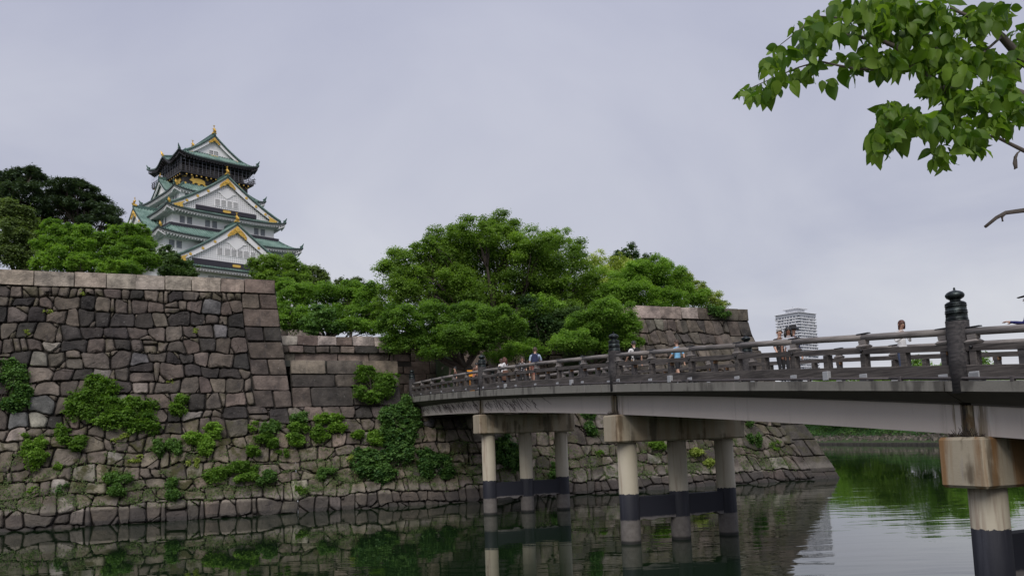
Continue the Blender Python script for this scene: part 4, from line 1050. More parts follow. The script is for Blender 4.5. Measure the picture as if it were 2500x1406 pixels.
for y in (-6.8, -1.8, 0, 1.8, 6.8):
    for z in (61.4, 63.1): mb.extrude(STAR, lambda a_, b_, d: (-7.3 - d, y + a_ * 1.3, z + b_), .0, .1)
for k in range(14):
    x = -7 + k * 1.08; mb.box(x - .14, x + .14, -7.95, -7.9, 63.15, 63.4); mb.box(-8.15, -8.1, x - .14, x + .14, 63.15, 63.4)
tag(mb.build('gilt_fittings', M['gold'], KP), kind='stuff')
mb = MB(); mb.box(-8.3, 8.3, -8.1, 8.1, 63.52, 63.85)
for k in range(14):
    x = -7 + k * 1.08; mb.box(x - .2, x + .2, -7.9, -7.0, 63.05, 63.5); mb.box(-8.1, -7.2, x - .2, x + .2, 63.05, 63.5)
mb.build('gallery_floor', M['lacquer'], KP)
M['gallery'] = mat_plain('greyed_gallery_wood', (.075, .068, .07), .8, .4, 2)
for sd, (fn, hl, dd) in enumerate(((lambda q, o, z: (q, -o, z), 8.3, 8.05), (lambda q, o, z: (-o, q, z), 8.1, 8.25), (lambda q, o, z: (o, q, z), 8.1, 8.25))):
    mb = MB()
    for z in (64.1, 64.5, 64.95): mb.tube([fn(-hl - .5, dd, z + .18 * (z > 64.9)), fn(-hl, dd, z), fn(hl, dd, z), fn(hl + .5, dd, z + .18 * (z > 64.9))], .075, 6)
    for k in range(15): q = -hl + k * 2 * hl / 14; mb.tube([fn(q, dd, 63.8), fn(q, dd, 65.0)], .075, 6)
    mb.build('gallery_railing', M['gallery'], KP)
    mb = MB()
    for k in range(19): q = -hl + k * 2 * hl / 18; mb.tube([fn(q, dd + .1, 63.9), fn(q, dd + .1, 67.1)], .022, 4)
    for z in (65.7, 66.4): mb.tube([fn(-hl, dd + .1, z), fn(hl, dd + .1, z)], .02, 4)
    mb.build('safety_mesh_posts', M['wire'], KP)
    mb = MB()
    for k in range(9): q = -6 + k * 1.5; mb.box(*sorted((fn(q - .12, 6.3, 0)[0], fn(q + .12, 6.75, 0)[0])), *sorted((fn(q - .12, 6.3, 0)[1], fn(q + .12, 6.75, 0)[1])), 63.85, 67.2)
    mb.build('top_storey_posts', M['gallery'], KP)
skirt(6.2, 5.4, 69.6, 9.2, 8.9, 67.35, .85, sm='lacquer', kara=(1.35, 1.9))
TG = gable(FF, 6.6, 74.2, 69.2, 6.1, -6.1, .75, False, [(-.95, -.1, 69.75, 70.6, 2, 1), (.15, 1.0, 69.75, 70.6, 2, 1)], (4.4, 69.0, 69.6), 1.8, roundels=False, gegyo=.75)
shachi(FF, 0, -5.8, 74.7, 1.8)
# ridge ends of the cusped gables on the side eaves, gilt
for fn in (FL, FRt):
    mb = MB(); mb.hexa([fn(-.2, 6.5, 69.3), fn(.2, 6.5, 69.3), fn(.2, 9.2, 68.75), fn(-.2, 9.2, 68.75), fn(-.14, 6.5, 69.7), fn(.14, 6.5, 69.7), fn(.14, 9.2, 69.15), fn(-.14, 9.2, 69.15)]); k_ = mb.build('cusped_gable_ridge', M['ridge'], KP)
    mb = MB(); mb.tube([fn(0, 9.0, 69.0), fn(0, 9.25, 69.4), fn(0, 9.5, 70.0)], [.3, .26, .06], 6); mb.build('ridge_end_ornament', M['gold'], k_)
for x, y, z in ((-16.0, -16.0, 48.9), (-13.3, -13.4, 54.9), (-10.4, -9.6, 60.3)):
    mb = MB(); mb.tube([(x + .9, y + .9, z + .1), (x + .75, y + .75, z + .5), (x + .6, y + .6, z + 1.0)], [.34, .3, .08], 7); mb.build('corner_ornament', M['gold'], KP)
# ================================================================== VEGETATION
def leaf_mesh(name, P, N, size, mat, tone_, asp=0.55, rng=RNG):
    """one rhombic, slightly folded leaf per point: P positions, N facing, size per leaf, tone 0..1 per leaf"""
    n = len(P); N = N / np.maximum(1e-6, np.linalg.norm(N, axis=1))[:, None]
    r_ = rng.normal(size=(n, 3)); U = np.cross(N, r_); U /= np.maximum(1e-6, np.linalg.norm(U, axis=1))[:, None]; V = np.cross(N, U)
    h = (size * 0.5)[:, None]; w_ = h * asp
    A = P - U * h; B = P + V * w_ + N * h * .12; C = P + U * h; D = P - V * w_ + N * h * .12
    co = np.stack([A, B, C, D], 1).reshape(-1, 3).astype(np.float32)
    me = bpy.data.meshes.new(name); me.vertices.add(4 * n); me.vertices.foreach_set('co', co.ravel())
    me.loops.add(4 * n); me.loops.foreach_set('vertex_index', np.arange(4 * n, dtype=np.int32))
    me.polygons.add(n); me.polygons.foreach_set('loop_start', np.arange(0, 4 * n, 4, dtype=np.int32))
    at = me.attributes.new('tone', 'FLOAT', 'FACE'); at.data.foreach_set('value', np.clip(tone_, 0, 1).astype(np.float32))
    me.materials.append(mat); me.update(calc_edges=True); return me

def clumps_in_pads(pads, rng, per=24, shrink=0.3):
    """pads: (centre xyz, radii xyz); returns many small clumps sitting on the pads' outer surfaces"""
    C, Rr = [], []
    for c, r_ in pads:
        k = max(5, int(per * rng.uniform(.85, 1.15)))
        for i in range(k):
            d = rng.normal(size=3); d /= np.linalg.norm(d)
            if d[2] < -.35 and rng.random() < .6: d[2] = -d[2]
            f = rng.uniform(0.62, 1.04); s = shrink * rng.uniform(0.6, 1.5)
            if rng.random() < .16: f *= 1.16; s *= .7
            C.append(np.array(c) + d * np.array(r_) * f)
            m_ = (r_[0] * r_[1] * r_[2]) ** (1 / 3)
            Rr.append(np.array([m_ * s * 1.12, m_ * s * 1.12, m_ * s * .92]))
    return np.array(C), np.array(Rr)

def crown_mesh(name, pads, mat, n_leaves, leaf=0.2, seed=0, per=9, style='broad', tone_mid=0.45, asp=0.55, fill=.22):
    rng = np.random.default_rng(seed)
    C, Rr = clumps_in_pads(pads, rng, int(per * 2.6) if style == 'broad' else int(per * 1.5), .3 if style == 'broad' else .32)
    vol = np.cbrt(Rr.prod(1)) ** 2; w_ = vol / vol.sum(); idx = rng.choice(len(C), n_leaves, p=w_)
    d = rng.normal(size=(n_leaves, 3)); d /= np.linalg.norm(d, axis=1)[:, None]
    if style == 'broad': d[:, 2] = np.where(rng.random(n_leaves) < 0.72, np.abs(d[:, 2]), d[:, 2])
    f = rng.random(n_leaves) ** 0.45 * (1 + 0.12 * rng.normal(size=n_leaves))
    P = C[idx] + d * Rr[idx] * f[:, None]
    if style == 'broad':       # part of the leaves fill the pads themselves
        pc = np.array([c for c, r_ in pads]); pr_ = np.array([r_ for c, r_ in pads]); k = int(n_leaves * fill)
        pi_ = rng.choice(len(pc), k, p=(pr_.prod(1) ** .667) / (pr_.prod(1) ** .667).sum()); dd = rng.normal(size=(k, 3)); dd /= np.linalg.norm(dd, axis=1)[:, None]
        P[:k] = pc[pi_] + dd * pr_[pi_] * (rng.random(k) ** .6)[:, None] * .92
    if style == 'pine':
        P = C[idx] + d * Rr[idx] * f[:, None] * np.array([1.25, 1.25, 0.5]); P[:, 2] -= 0.16 * (np.linalg.norm((P - C[idx])[:, :2], axis=1)) ** 1.5
        N = rng.normal(size=(n_leaves, 3)) * 0.5 + np.array([0, 0, 1.2])
        ax = C.mean(0); dh = C - ax; dh[:, 2] = 0; dh += rng.normal(size=dh.shape) * np.array([.8, .8, 0]); dh /= np.maximum(.01, np.linalg.norm(dh, axis=1))[:, None]
        k = int(n_leaves * .6); ii = rng.integers(0, len(C), k); uu = rng.random(k); ln = (Rr[ii, 0] * (2.0 + 1.6 * ((ii * 37) % 10) / 10.))[:, None]
        P[:k] = C[ii] + dh[ii] * ln * uu[:, None] + np.array([0, 0, 1.0]) * (.22 * uu - .5 * uu ** 2)[:, None] * ln + rng.normal(size=(k, 3)) * .13
    else: N = d * 0.55 + rng.normal(size=(n_leaves, 3)) * 0.5 + np.array([0, 0, 0.9])
    st = rng.random(n_leaves) < (.12 if style == 'broad' else .0); P[st] += rng.normal(size=(int(st.sum()), 3)) * leaf * .7      # stray leaves at the outline
    ct = rng.normal(size=len(C)) * 0.2
    tn = tone_mid + ct[idx] * 1.2 + rng.normal(size=n_leaves) * 0.11 + (f - .7) * .3  # outer leaves paler: young tips plus light on clump edges put into the tone
    return leaf_mesh(name, P, N, leaf * rng.uniform(0.65, 1.3, n_leaves), mat, tn, asp, rng), C

def limb_path(a_, b_, rng, n=5, sag=0.12):
    a_, b_ = np.array(a_), np.array(b_); L = np.linalg.norm(b_ - a_); pts = []
    off_ = rng.normal(size=3) * L * 0.10
    for i in range(n + 1):
        k = i / n; p = a_ + (b_ - a_) * k + off_ * math.sin(math.pi * k); p[2] += sag * L * math.sin(math.pi * k) * (0.6 if k < .5 else .9); pts.append(tuple(p))
    return pts

def tree(label, base, pads, mat, n_leaves, leaf=0.2, seed=1, trunk_r=0.35, per=9, style='broad', group=None, cat='tree', name='broadleaf_tree', fork=0.45, tone_mid=0.45, limbs=True, asp=0.55):
    """base and pads in bridge-frame coordinates"""
    rng = np.random.default_rng(seed)
    root = thing(name, label, cat, group, FRAME @ Matrix.Translation(base))
    b = np.array(base); pads = [(np.array(c) - b, r_) for c, r_ in pads]
    me, C = crown_mesh('crown', pads, LEAF[mat], n_leaves, leaf, seed, per, style, tone_mid, asp)
    link('crown', me, root)
    cen = np.mean([c for c, r_ in pads], 0); mb = MB()
    f = np.array([cen[0] * .55, cen[1] * .55, max(0.8, cen[2] * fork)])
    tp = limb_path((0, 0, -0.5), f, rng, 5, 0.0)
    mb.tube(tp, [trunk_r * (1.25 - .55 * i / 5) for i in range(6)], 9)
    if limbs:
        for c, r_ in pads:
            pts = limb_path(f - np.array([0, 0, rng.uniform(0, .3) * f[2] * .4]), c - np.array([0, 0, r_[2] * .2]), rng, 5, 0.06); k = trunk_r * rng.uniform(.24, .4)
            mb.tube(pts, [k * (1 - .8 * i / 5) + .015 for i in range(6)], 6)
            near = C[rng.choice(np.argsort(((C - c) ** 2).sum(1))[:24], 7)]
            for q in near:
                mb.tube(limb_path(pts[3], q, rng, 3, 0.03), [k * .38, k * .28, k * .18, .012], 4)
    mb.build('trunk', M['bark'], root, True)
    return root

def pad(u, v, ru, rv, s, dep=None):
    """foliage pad seen at picture position (u, v) with half sizes in picture px, at bridge-frame depth s"""
    c = at_s(u, v, s); e = at_s(u + ru, v, s); k = math.hypot(e.x - c.x, e.y - c.y)
    h = abs(at_s(u, v - rv, s).z - c.z)
    return ((c.x, c.y, c.z), ((dep or k * 0.85), k, h * 1.12))
def gz(s, t): return ground_h(s, t) - 0.1

n_ = len(BANKL[0]); bkl = np.random.default_rng(9)
o = link('bank_shrubs', leaf_mesh('bank_shrubs', BANKL[0], bkl.normal(size=(n_, 3)) * .5 + np.array([-.3, -.2, .9]), bkl.uniform(.3, .65, n_), LEAF['ivy'], .25 + .25 * np.sin(BANKL[1] * .35) + bkl.normal(size=n_) * .15, .6, bkl))
tag(o, 'low dense green shrubs covering the slope of the far bank', 'shrubs', kind='stuff')
# --- the great camphor tree behind the bridge end
s_ = -24.0
big = [(1235, 566, 60, 34), (1165, 575, 50, 36), (1095, 590, 62, 36), (1040, 612, 38, 26), (1150, 640, 90, 42), (1235, 622, 76, 42), (1320, 598, 66, 36), (1375, 632, 60, 44), (1290, 668, 88, 46), (1405, 690, 62, 50), (1000, 655, 62, 38), (958, 690, 48, 42), (1050, 700, 84, 44), (1165, 715, 88, 40), (1360, 738, 70, 38), (1440, 722, 44, 40), (1255, 745, 80, 36), (948, 745, 36, 38), (1100, 745, 80, 36), (1010, 735, 56, 34), (1300, 715, 70, 40), (1200, 685, 70, 40), (1110, 660, 60, 40), (1380, 770, 60, 36), (1260, 785, 70, 34), (1150, 790, 70, 34), (1060, 640, 50, 36), (1455, 760, 40, 34), (1130, 615, 50, 40), (1080, 680, 60, 44), (1200, 590, 50, 40), (1340, 690, 60, 44), (1000, 700, 56, 40)]
rs = random.Random(8)
pads = [pad(u, v, ru * .97, rv * 1.0, s_ + rs.uniform(-2.2, 2.2)) for u, v, ru, rv in big]
bt = at_s(1215, 860, s_)
tree('huge domed camphor tree towering behind the far end of the bridge', (bt.x, bt.y, 7.6), pads, 'camphor', 270000, .19, 31, .55, 9, name='camphor_tree', fork=.42, tone_mid=.5)
s_ = -13.2
low = [(985, 786, 56, 42), (1055, 772, 62, 38), (1135, 776, 62, 36), (1215, 790, 62, 40), (965, 838, 38, 32), (1030, 838, 60, 34), (1110, 822, 64, 36), (1180, 828, 58, 30), (1250, 812, 40, 30), (1060, 862, 44, 18), (940, 800, 26, 40), (1150, 850, 40, 20)]
bt = at_s(1188, 900, -15.0)
tree('low spreading dark green maple overhanging the passage beside the second newel post', (bt.x, bt.y, 7.1), [pad(u, v, ru * .88, rv * .85, s_ + rs.uniform(-1.3, 1.0)) for u, v, ru, rv in low], 'maple', 95000, .15, 32, .5, 11, name='maple_tree', fork=.5, tone_mid=.32)
rt = [(1490, 768, 58, 36), (1440, 800, 60, 34), (1530, 805, 40, 34), (1480, 835, 66, 30), (1545, 838, 26, 20), (1395, 838, 60, 30)]
bt = at_s(1415, 900, -15.5)
tree('bright low maple drooping over the bridge railing left of the right stone wall', (bt.x, bt.y, 7.4), [pad(u, v, ru * .9, rv * .88, -12.6 + rs.uniform(-1.0, .8)) for u, v, ru, rv in rt], 'maple', 64000, .145, 33, .3, 11, name='maple_tree', fork=.5, tone_mid=.58)
dk_ = [(1320, 775, 60, 40), (1345, 820, 70, 36), (1290, 838, 46, 26), (1380, 780, 40, 30)]
bt = at_s(1330, 900, -19)
tree('shadowed dark tree between the two maples above the bridge railing', (bt.x, bt.y, 7.4), [pad(u, v, ru, rv, -18.5 + rs.uniform(-1, 1)) for u, v, ru, rv in dk_], 'dark', 24000, .2, 34, .35, 9, tone_mid=.35)
bt = at_s(1330, 775, -18)
tree('small yellow-green tree lit at the heart of the dark tree group', (bt.x, bt.y, 8.2), [pad(1325, 750, 46, 24, -17.6), pad(1300, 765, 34, 18, -17.2)], 'bright', 7000, .16, 35, .12, 9, tone_mid=.5)
b0 = at_s(1270, 900, -15.2)
tree('rounded bright bush behind the railing right of the second newel post', (b0.x, b0.y, 7.3), [pad(1250, 862, 46, 24, -15.6), pad(1300, 852, 34, 26, -15.8), pad(1215, 876, 34, 16, -15.4)], 'bright', 15000, .13, 36, .12, 9, cat='bush', name='bush', tone_mid=.4)
# --- trees over the right wall
tree('pale yellow-green tree between the camphor tree and the right-hand trees', tuple(at_s(1500, 790, -38)), [pad(1460, 660, 40, 36, -38), pad(1500, 655, 34, 30, -37), pad(1520, 700, 46, 40, -38), pad(1470, 710, 44, 34, -36)], 'yellow', 20000, .22, 37, .3, 9, tone_mid=.4)
tree('dark pointed tree top rising above the right-hand trees', tuple(at_s(1550, 780, -46)), [pad(1520, 628, 22, 16, -46), pad(1548, 618, 14, 22, -46), pad(1540, 645, 34, 18, -46), pad(1585, 640, 18, 16, -46), pad(1505, 650, 16, 12, -46), pad(1560, 670, 40, 20, -46), pad(1606, 662, 18, 12, -46)], 'dark', 11000, .26, 38, .35, 8, tone_mid=.5)
bt = at_s(1610, 770, -23)
tree('full green tree over the pale coping of the right wall', (bt.x, bt.y, gz(-23, 22)), [pad(1530, 690, 50, 34, -23), pad(1600, 672, 54, 32, -23), pad(1560, 730, 62, 30, -21.5), pad(1640, 705, 52, 36, -23), pad(1620, 745, 60, 24, -21), pad(1690, 735, 36, 24, -22), pad(1500, 725, 40, 30, -22)], 'bright', 90000, .17, 39, .4, 11, tone_mid=.32)
bt = at_s(1730, 775, -25)
tree('olive-tinged tree at the outer end of the right wall', (bt.x, bt.y, gz(-25, 26)), [pad(1668, 690, 26, 26, -26), pad(1702, 712, 24, 20, -26), pad(1725, 735, 34, 20, -24), pad(1752, 748, 24, 14, -23)], 'yellow', 17000, .17, 40, .25, 9, tone_mid=.18)
# --- trees behind the middle wall
bt = at_s(760, 800, -30)
tree('dense leafy tree filling the gap behind the stepped wall', (bt.x, bt.y, gz(-30, -6)), [pad(720, 735, 44, 34, -30), pad(780, 725, 54, 30, -31), pad(845, 735, 48, 30, -31), pad(730, 785, 50, 26, -28), pad(800, 780, 56, 28, -28), pad(870, 780, 46, 30, -28), pad(900, 745, 34, 34, -29), pad(915, 790, 30, 26, -28), pad(860, 715, 40, 22, -31), pad(700, 705, 30, 22, -31), pad(690, 770, 30, 30, -28), pad(908, 722, 30, 26, -29), pad(925, 768, 26, 32, -27), pad(905, 800, 34, 18, -24), pad(850, 800, 40, 16, -24)], 'maple', 90000, .17, 41, .35, 11, tone_mid=.5)
bt = at_s(795, 800, -24)
tree('young tree with broad blue-green leaves just behind the stepped wall coping', (bt.x, bt.y, gz(-24, -6)), [pad(785, 780, 36, 28, -24), pad(760, 795, 30, 18, -23.5), pad(815, 800, 28, 14, -23.5)], 'ivy', 9000, .2, 42, .1, 9, tone_mid=.75)
bt = at_s(690, 740, -58)
tree('round crowned tree right of the keep behind the tall wall corner', (bt.x, bt.y, 17), [pad(640, 660, 36, 26, -58), pad(690, 650, 44, 24, -58), pad(725, 672, 34, 24, -58), pad(680, 690, 56, 26, -57)], 'camphor', 26000, .24, 43, .4, 10, tone_mid=.5)
bt = at_s(770, 740, -76)
tree('smaller rounded tree right of the round crowned tree', (bt.x, bt.y, 19), [pad(765, 680, 34, 24, -76), pad(790, 690, 22, 18, -76), pad(745, 700, 34, 20, -76)], 'olive', 14000, .27, 44, .3, 9, tone_mid=.7)
bt = at_s(858, 750, -120)
tree('far dark tree low on the skyline left of the camphor tree', (bt.x, bt.y, 22), [pad(835, 697, 22, 14, -120), pad(868, 698, 24, 16, -120), pad(895, 710, 20, 14, -120), pad(850, 715, 40, 14, -118)], 'olive', 9000, .36, 45, .35, 9, tone_mid=.25)
# --- trees above the tall left wall
bt = at_s(60, 640, -48)
cone = [(15, 470, 40, 16), (30, 440, 34, 14), (65, 430, 30, 14), (95, 445, 40, 14), (60, 470, 56, 16), (110, 480, 50, 16), (60, 505, 66, 18), (120, 520, 60, 18), (20, 520, 56, 18), (80, 545, 60, 16), (50, 450, 40, 14), (0, 490, 40, 18), (130, 500, 36, 14), (40, 425, 20, 10), (80, 420, 18, 8)]
tree('dark layered cedar at the far left skyline', (bt.x, bt.y, 16), [pad(u, v, ru, rv, -48 + rs.uniform(-2, 2)) for u, v, ru, rv in cone], 'pine', 42000, .36, 46, .45, 10, 'pine', name='cedar_tree', tone_mid=.45, asp=.24)
bt = at_s(195, 640, -47)
cone = [(165, 452, 34, 10), (200, 462, 36, 12), (175, 480, 44, 14), (225, 490, 36, 12), (205, 510, 54, 14), (255, 525, 30, 10), (170, 535, 50, 16), (230, 545, 48, 14), (270, 540, 20, 8), (200, 490, 50, 14), (150, 500, 36, 16), (190, 450, 24, 8), (240, 510, 40, 12)]
tree('dark layered cedar with drooping tips left of the keep', (bt.x, bt.y, 16), [pad(u, v, ru, rv, -47 + rs.uniform(-2, 2)) for u, v, ru, rv in cone], 'pine', 36000, .36, 47, .42, 10, 'pine', name='cedar_tree', tone_mid=.45, asp=.24)
bt = at_s(40, 660, -26)
tree('olive green tree at the left edge of the picture above the wall', (bt.x, bt.y, gz(-26, -26)), [pad(20, 520, 46, 26, -26), pad(60, 550, 44, 30, -26), pad(15, 580, 50, 36, -25), pad(75, 600, 46, 30, -26), pad(30, 630, 60, 26, -25)], 'olive', 36000, .18, 48, .35, 11, tone_mid=.55)
bt = at_s(165, 680, -22)
tree('layered green maple left of the keep above the pale coping', (bt.x, bt.y, gz(-22, -22)), [pad(140, 570, 50, 22, -22), pad(190, 575, 46, 20, -22), pad(120, 605, 50, 22, -21), pad(185, 610, 56, 24, -21), pad(235, 600, 34, 22, -22), pad(150, 640, 60, 24, -20.5), pad(215, 645, 46, 22, -20.5)], 'maple', 50000, .145, 49, .28, 12, name='maple_tree', tone_mid=.55)
bt = at_s(310, 680, -22)
tree('layered green maple directly left of the keep', (bt.x, bt.y, gz(-22, -18)), [pad(300, 570, 40, 20, -22), pad(340, 572, 26, 22, -23), pad(265, 590, 40, 20, -22), pad(320, 605, 50, 22, -21.5), pad(360, 605, 26, 24, -22), pad(280, 630, 50, 22, -20.5), pad(345, 640, 44, 24, -20.5), pad(375, 640, 18, 22, -21), pad(300, 660, 60, 14, -19.5)], 'maple', 54000, .145, 50, .28, 12, name='maple_tree', tone_mid=.42)
bt = at_s(435, 690, -27)
tree('thin dark tree in front of the lower gable of the keep', (bt.x, bt.y, gz(-27, -14)), [pad(405, 625, 22, 20, -27), pad(425, 645, 30, 20, -26), pad(455, 655, 26, 16, -26), pad(420, 668, 40, 12, -25), pad(465, 670, 18, 8, -25)], 'dark', 15000, .17, 51, .14, 10, tone_mid=.75)
for i, (u, v, lab) in enumerate(((100, 640, 'bright sapling behind the coping near the left picture edge'), (195, 640, 'upright bright sapling behind the coping below the left maple'), (268, 652, 'small bright sapling behind the coping between the two maples'))):
    bt = at_s(u, 670, -16.6)
    tree(lab, (bt.x, bt.y, 15), [pad(u - 16, v + 8, 18, 14, -16.6), pad(u + 12, v + 4, 16, 16, -16.6), pad(u, v - 8, 8, 14, -16.6)], 'bright', 3800, .15, 60 + i, .05, 7, name='sapling', tone_mid=.45)
# --- trees along the far bank (seen past the wall corner, under the bridge and in the water)
lab = ['nearest the right wall corner', 'second from the wall corner', 'third from the wall corner', 'fourth from the wall corner', 'fifth from the wall corner', 'sixth from the wall corner', 'seventh from the wall corner']
for i, (k, d_, h, w_) in enumerate(((75, 14, 15, 12), (54, 15, 14, 13), (34, 13, 16, 13), (14, 15, 15, 13), (-4, 14, 10, 12), (-22, 15, 6.5, 10), (-42, 14, 4.5, 8))):
    p = FINV @ (FB0 + FBD * k + FBN * d_); rr = random.Random(i)
    pads = [((p.x + rr.uniform(-.6, .6) * w_, p.y + rr.uniform(-.6, .6) * w_, 5 + h * rr.uniform(.12, .70)), (w_ * .42, w_ * .42, h * .24)) for _ in range(12)]
    tree('far bank tree, ' + lab[i], (p.x, p.y, 5), pads, ['maple', 'bright', 'camphor'][i % 3], 30000, .6, 70 + i, .3, 8, group='trees along the far bank', tone_mid=.55)

# --- shrubs, ferns and creepers on the wall
def wall_plant(label, u, v, w_, h, mat, seed, leaf=.13, n=None, group=None, name='wall_shrub', tone_mid=.5, out=.5, s=None, asp=.55):
    c = onwall(u, v) if s is None else at_s(u, v, s); rng = np.random.default_rng(seed)
    sc = (c - FINV @ Vector((0, 0, EYE))).length / F_PX
    rw, rh = w_ * sc * .5, h * sc * .5; pads = []
    k = max(3, int(w_ * h / 900))
    for i in range(k):
        du, dv = rng.uniform(-.75, .75), rng.uniform(-.75, .75)
        if du * du + dv * dv > .8: du *= .6; dv *= .6
        y, z = c.y + du * rw, c.z + dv * rh; x = S0 - batter(z) + out * rng.uniform(.3, .9) if s is None else c.x + rng.uniform(-.3, .3)
        pads.append(((x, y, z), (out * .8, rw * rng.uniform(.32, .58), rh * rng.uniform(.32, .58))))
    base = (S0 - batter(c.z) - .05 if s is None else c.x, c.y, c.z - rh * .8)
    if s is None: base = (S0 - batter(base[2]) - .05, base[1], base[2])
    n = n or int(1400 + w_ * h * 1.6)
    root = thing(name, label, 'plant', group, FRAME @ Matrix.Translation(base)); b = np.array(base)
    pads = [(np.array(p) - b, r_) for p, r_ in pads]
    me, C = crown_mesh('leaves', pads, LEAF[mat], n, leaf, seed, 6, 'broad', tone_mid, asp, .4); link('leaves', me, root)
    mb = MB()
    for q in C[:24]: mb.tube(limb_path((rng.uniform(-.05, .05), rng.uniform(-.3, .3) * rw, 0), q, rng, 4, .05), [.018, .015, .012, .008, .004], 4, cap=False)
    mb.build('stems', M['bark'], root)
    return root
BIG = [
    ('dark feathery shrub hanging on the wall at the left picture edge', 18, 950, 74, 92, 'ivy', .15, .45),
    ('large feathery green shrub on the tall wall, upper left of its pair', 222, 978, 92, 96, 'maple', .14, .3),
    ('wide spreading green shrub low on the tall wall right of its feathery twin', 318, 1016, 118, 74, 'maple', .14, .35),
    ('small round shrub alone high on the tall wall near its corner', 445, 990, 46, 56, 'maple', .12, .35),
    ('bright lime green fern clump hanging on the lower wall', 500, 1072, 70, 76, 'bright', .12, .55),
    ('tall soft green plant on the lower wall near the left edge', 86, 1126, 54, 84, 'bright', .12, .2),
    ('ragged low shrub on the wall below the left edge shrub', 180, 1066, 60, 56, 'maple', .13, .3),
    ('dark weedy plant left of the bright lime fern clump', 408, 1086, 56, 60, 'ivy', .12, .7),
    ('glossy leafy plant high on the wall below the corner stones', 660, 1046, 40, 48, 'ivy', .15, .8),
    ('low leafy plant under the glossy leafy plant', 634, 1086, 70, 46, 'maple', .12, .35),
    ('small leafy plant at the foot of the corner stones', 718, 1014, 46, 28, 'ivy', .14, .7),
    ('leafy vine mass on the middle wall, left half', 748, 1058, 80, 60, 'maple', .14, .45),
    ('arching leafy vine on the middle wall, right half', 818, 1034, 78, 40, 'bright', .14, .3),
    ('broad mossy weed bed on the lower wall at centre left', 566, 1152, 100, 50, 'maple', .11, .4),
    ('round dark plant beside the broad mossy weed bed', 648, 1154, 46, 42, 'ivy', .13, .6),
    ('round leafy plant low on the middle wall', 798, 1152, 44, 34, 'ivy', .13, .75),
    ('big bushy shrub on the middle wall left of the bridge end', 912, 946, 84, 96, 'maple', .13, .32),
    ('flat tiered maple branch below the bushy shrub', 888, 1068, 84, 40, 'bright', .12, .3),
    ('dark tiered shrub under the far end of the bridge', 985, 1040, 100, 100, 'ivy', .16, .45),
    ('curtain of ivy on the wall below the far end of the bridge', 935, 1132, 130, 70, 'ivy', .17, .35),
    ('ivy patch in the shade under the first span', 1062, 1130, 84, 66, 'ivy', .17, .25),
    ('blue-green shrub tucked against the wall end beside the railing', 975, 986, 56, 46, 'ivy', .14, .6),
    ('dark shrub behind the columns of the far pier', 1236, 1110, 70, 90, 'ivy', .16, .25),
    ('hanging dark shrub on the right wall between the two far piers', 1430, 1034, 52, 60, 'ivy', .15, .4),
    ('leafy tuft on the wall behind the far pier, right column', 1345, 1148, 40, 36, 'ivy', .13, .5),
    ('yellow-green weeds on the right wall behind the middle pier, left gap', 1590, 1092, 70, 36, 'bright', .12, .3),
    ('yellow-green weeds on the right wall behind the middle pier, right gap', 1712, 1116, 56, 44, 'yellow', .12, .3),
    ('dark weeds on the right wall beside the end of the middle pier cap', 1830, 1058, 26, 60, 'ivy', .13, .5),
    ('ivy spilling over the coping of the right wall near its corner', 1735, 766, 90, 28, 'ivy', .16, .6),
    ('low leafy plant on the lower wall at left', 290, 1186, 58, 42, 'ivy', .13, .7),
    ('leafy trailing plant above the waterline left of centre', 425, 1190, 60, 44, 'ivy', .13, .55),
]
for i, (lb, u, v, w_, h, mt, lf, tm_) in enumerate(BIG): wall_plant(lb, u, v, w_ * 1.12, h * 1.12, mt, 100 + i, lf * 1.1, tone_mid=tm_ + .08)
rt_ = random.Random(77)
SM = [(78, 1196, 'weed tuft just above the waterline near the left picture edge'), (145, 1190, 'weed tuft above the waterline right of the leftmost tuft'), (146, 1140, 'weed tuft right of the tall soft green plant'), (270, 1158, 'weed tuft above the low leafy plant at left'),
      (340, 1118, 'pale weed tuft left of the dark weedy plant'), (470, 1130, 'weed tuft under the bright lime fern clump'), (690, 1110, 'weed tuft between the left vine mass and the round dark plant'), (860, 1120, 'weed tuft left of the ivy curtain'),
      (55, 1070, 'weed tuft below the dark feathery shrub at the left edge'), (290, 1075, 'weed tuft hanging under the wide spreading shrub'), (735, 1200, 'weed tuft near the waterline below the middle wall'), (610, 1040, 'weed tuft left of the glossy leafy plant'),
      (1890, 1092, 'weed tuft near the outer corner of the right wall'), (1455, 1112, 'weed tuft on the right wall just left of the middle pier')]
for i, (u, v, lb) in enumerate(SM):
    wall_plant(lb, u, v, rt_.uniform(26, 48), rt_.uniform(18, 32), rt_.choice(('maple', 'bright', 'ivy', 'yellow')), 200 + i, .11, 700, 'weed tufts in the wall joints', 'weed_tuft', .45, .2)
for i, (u, v, lb) in enumerate(((118, 758, 'yellow weed high on the tall wall, second from the left'), (70, 810, 'yellow weed on the tall wall, leftmost of the yellow weeds'), (205, 716, 'yellow weed right under the coping of the tall wall'), (480, 810, 'yellow weed on the tall wall nearest the corner stones'), (418, 932, 'yellow weed above the small round shrub on the tall wall'))):
    wall_plant(lb, u, v, 18, 16, 'yellow', 240 + i, .09, 160, 'yellow weeds in the tall wall', 'weed_tuft', .6, .12)
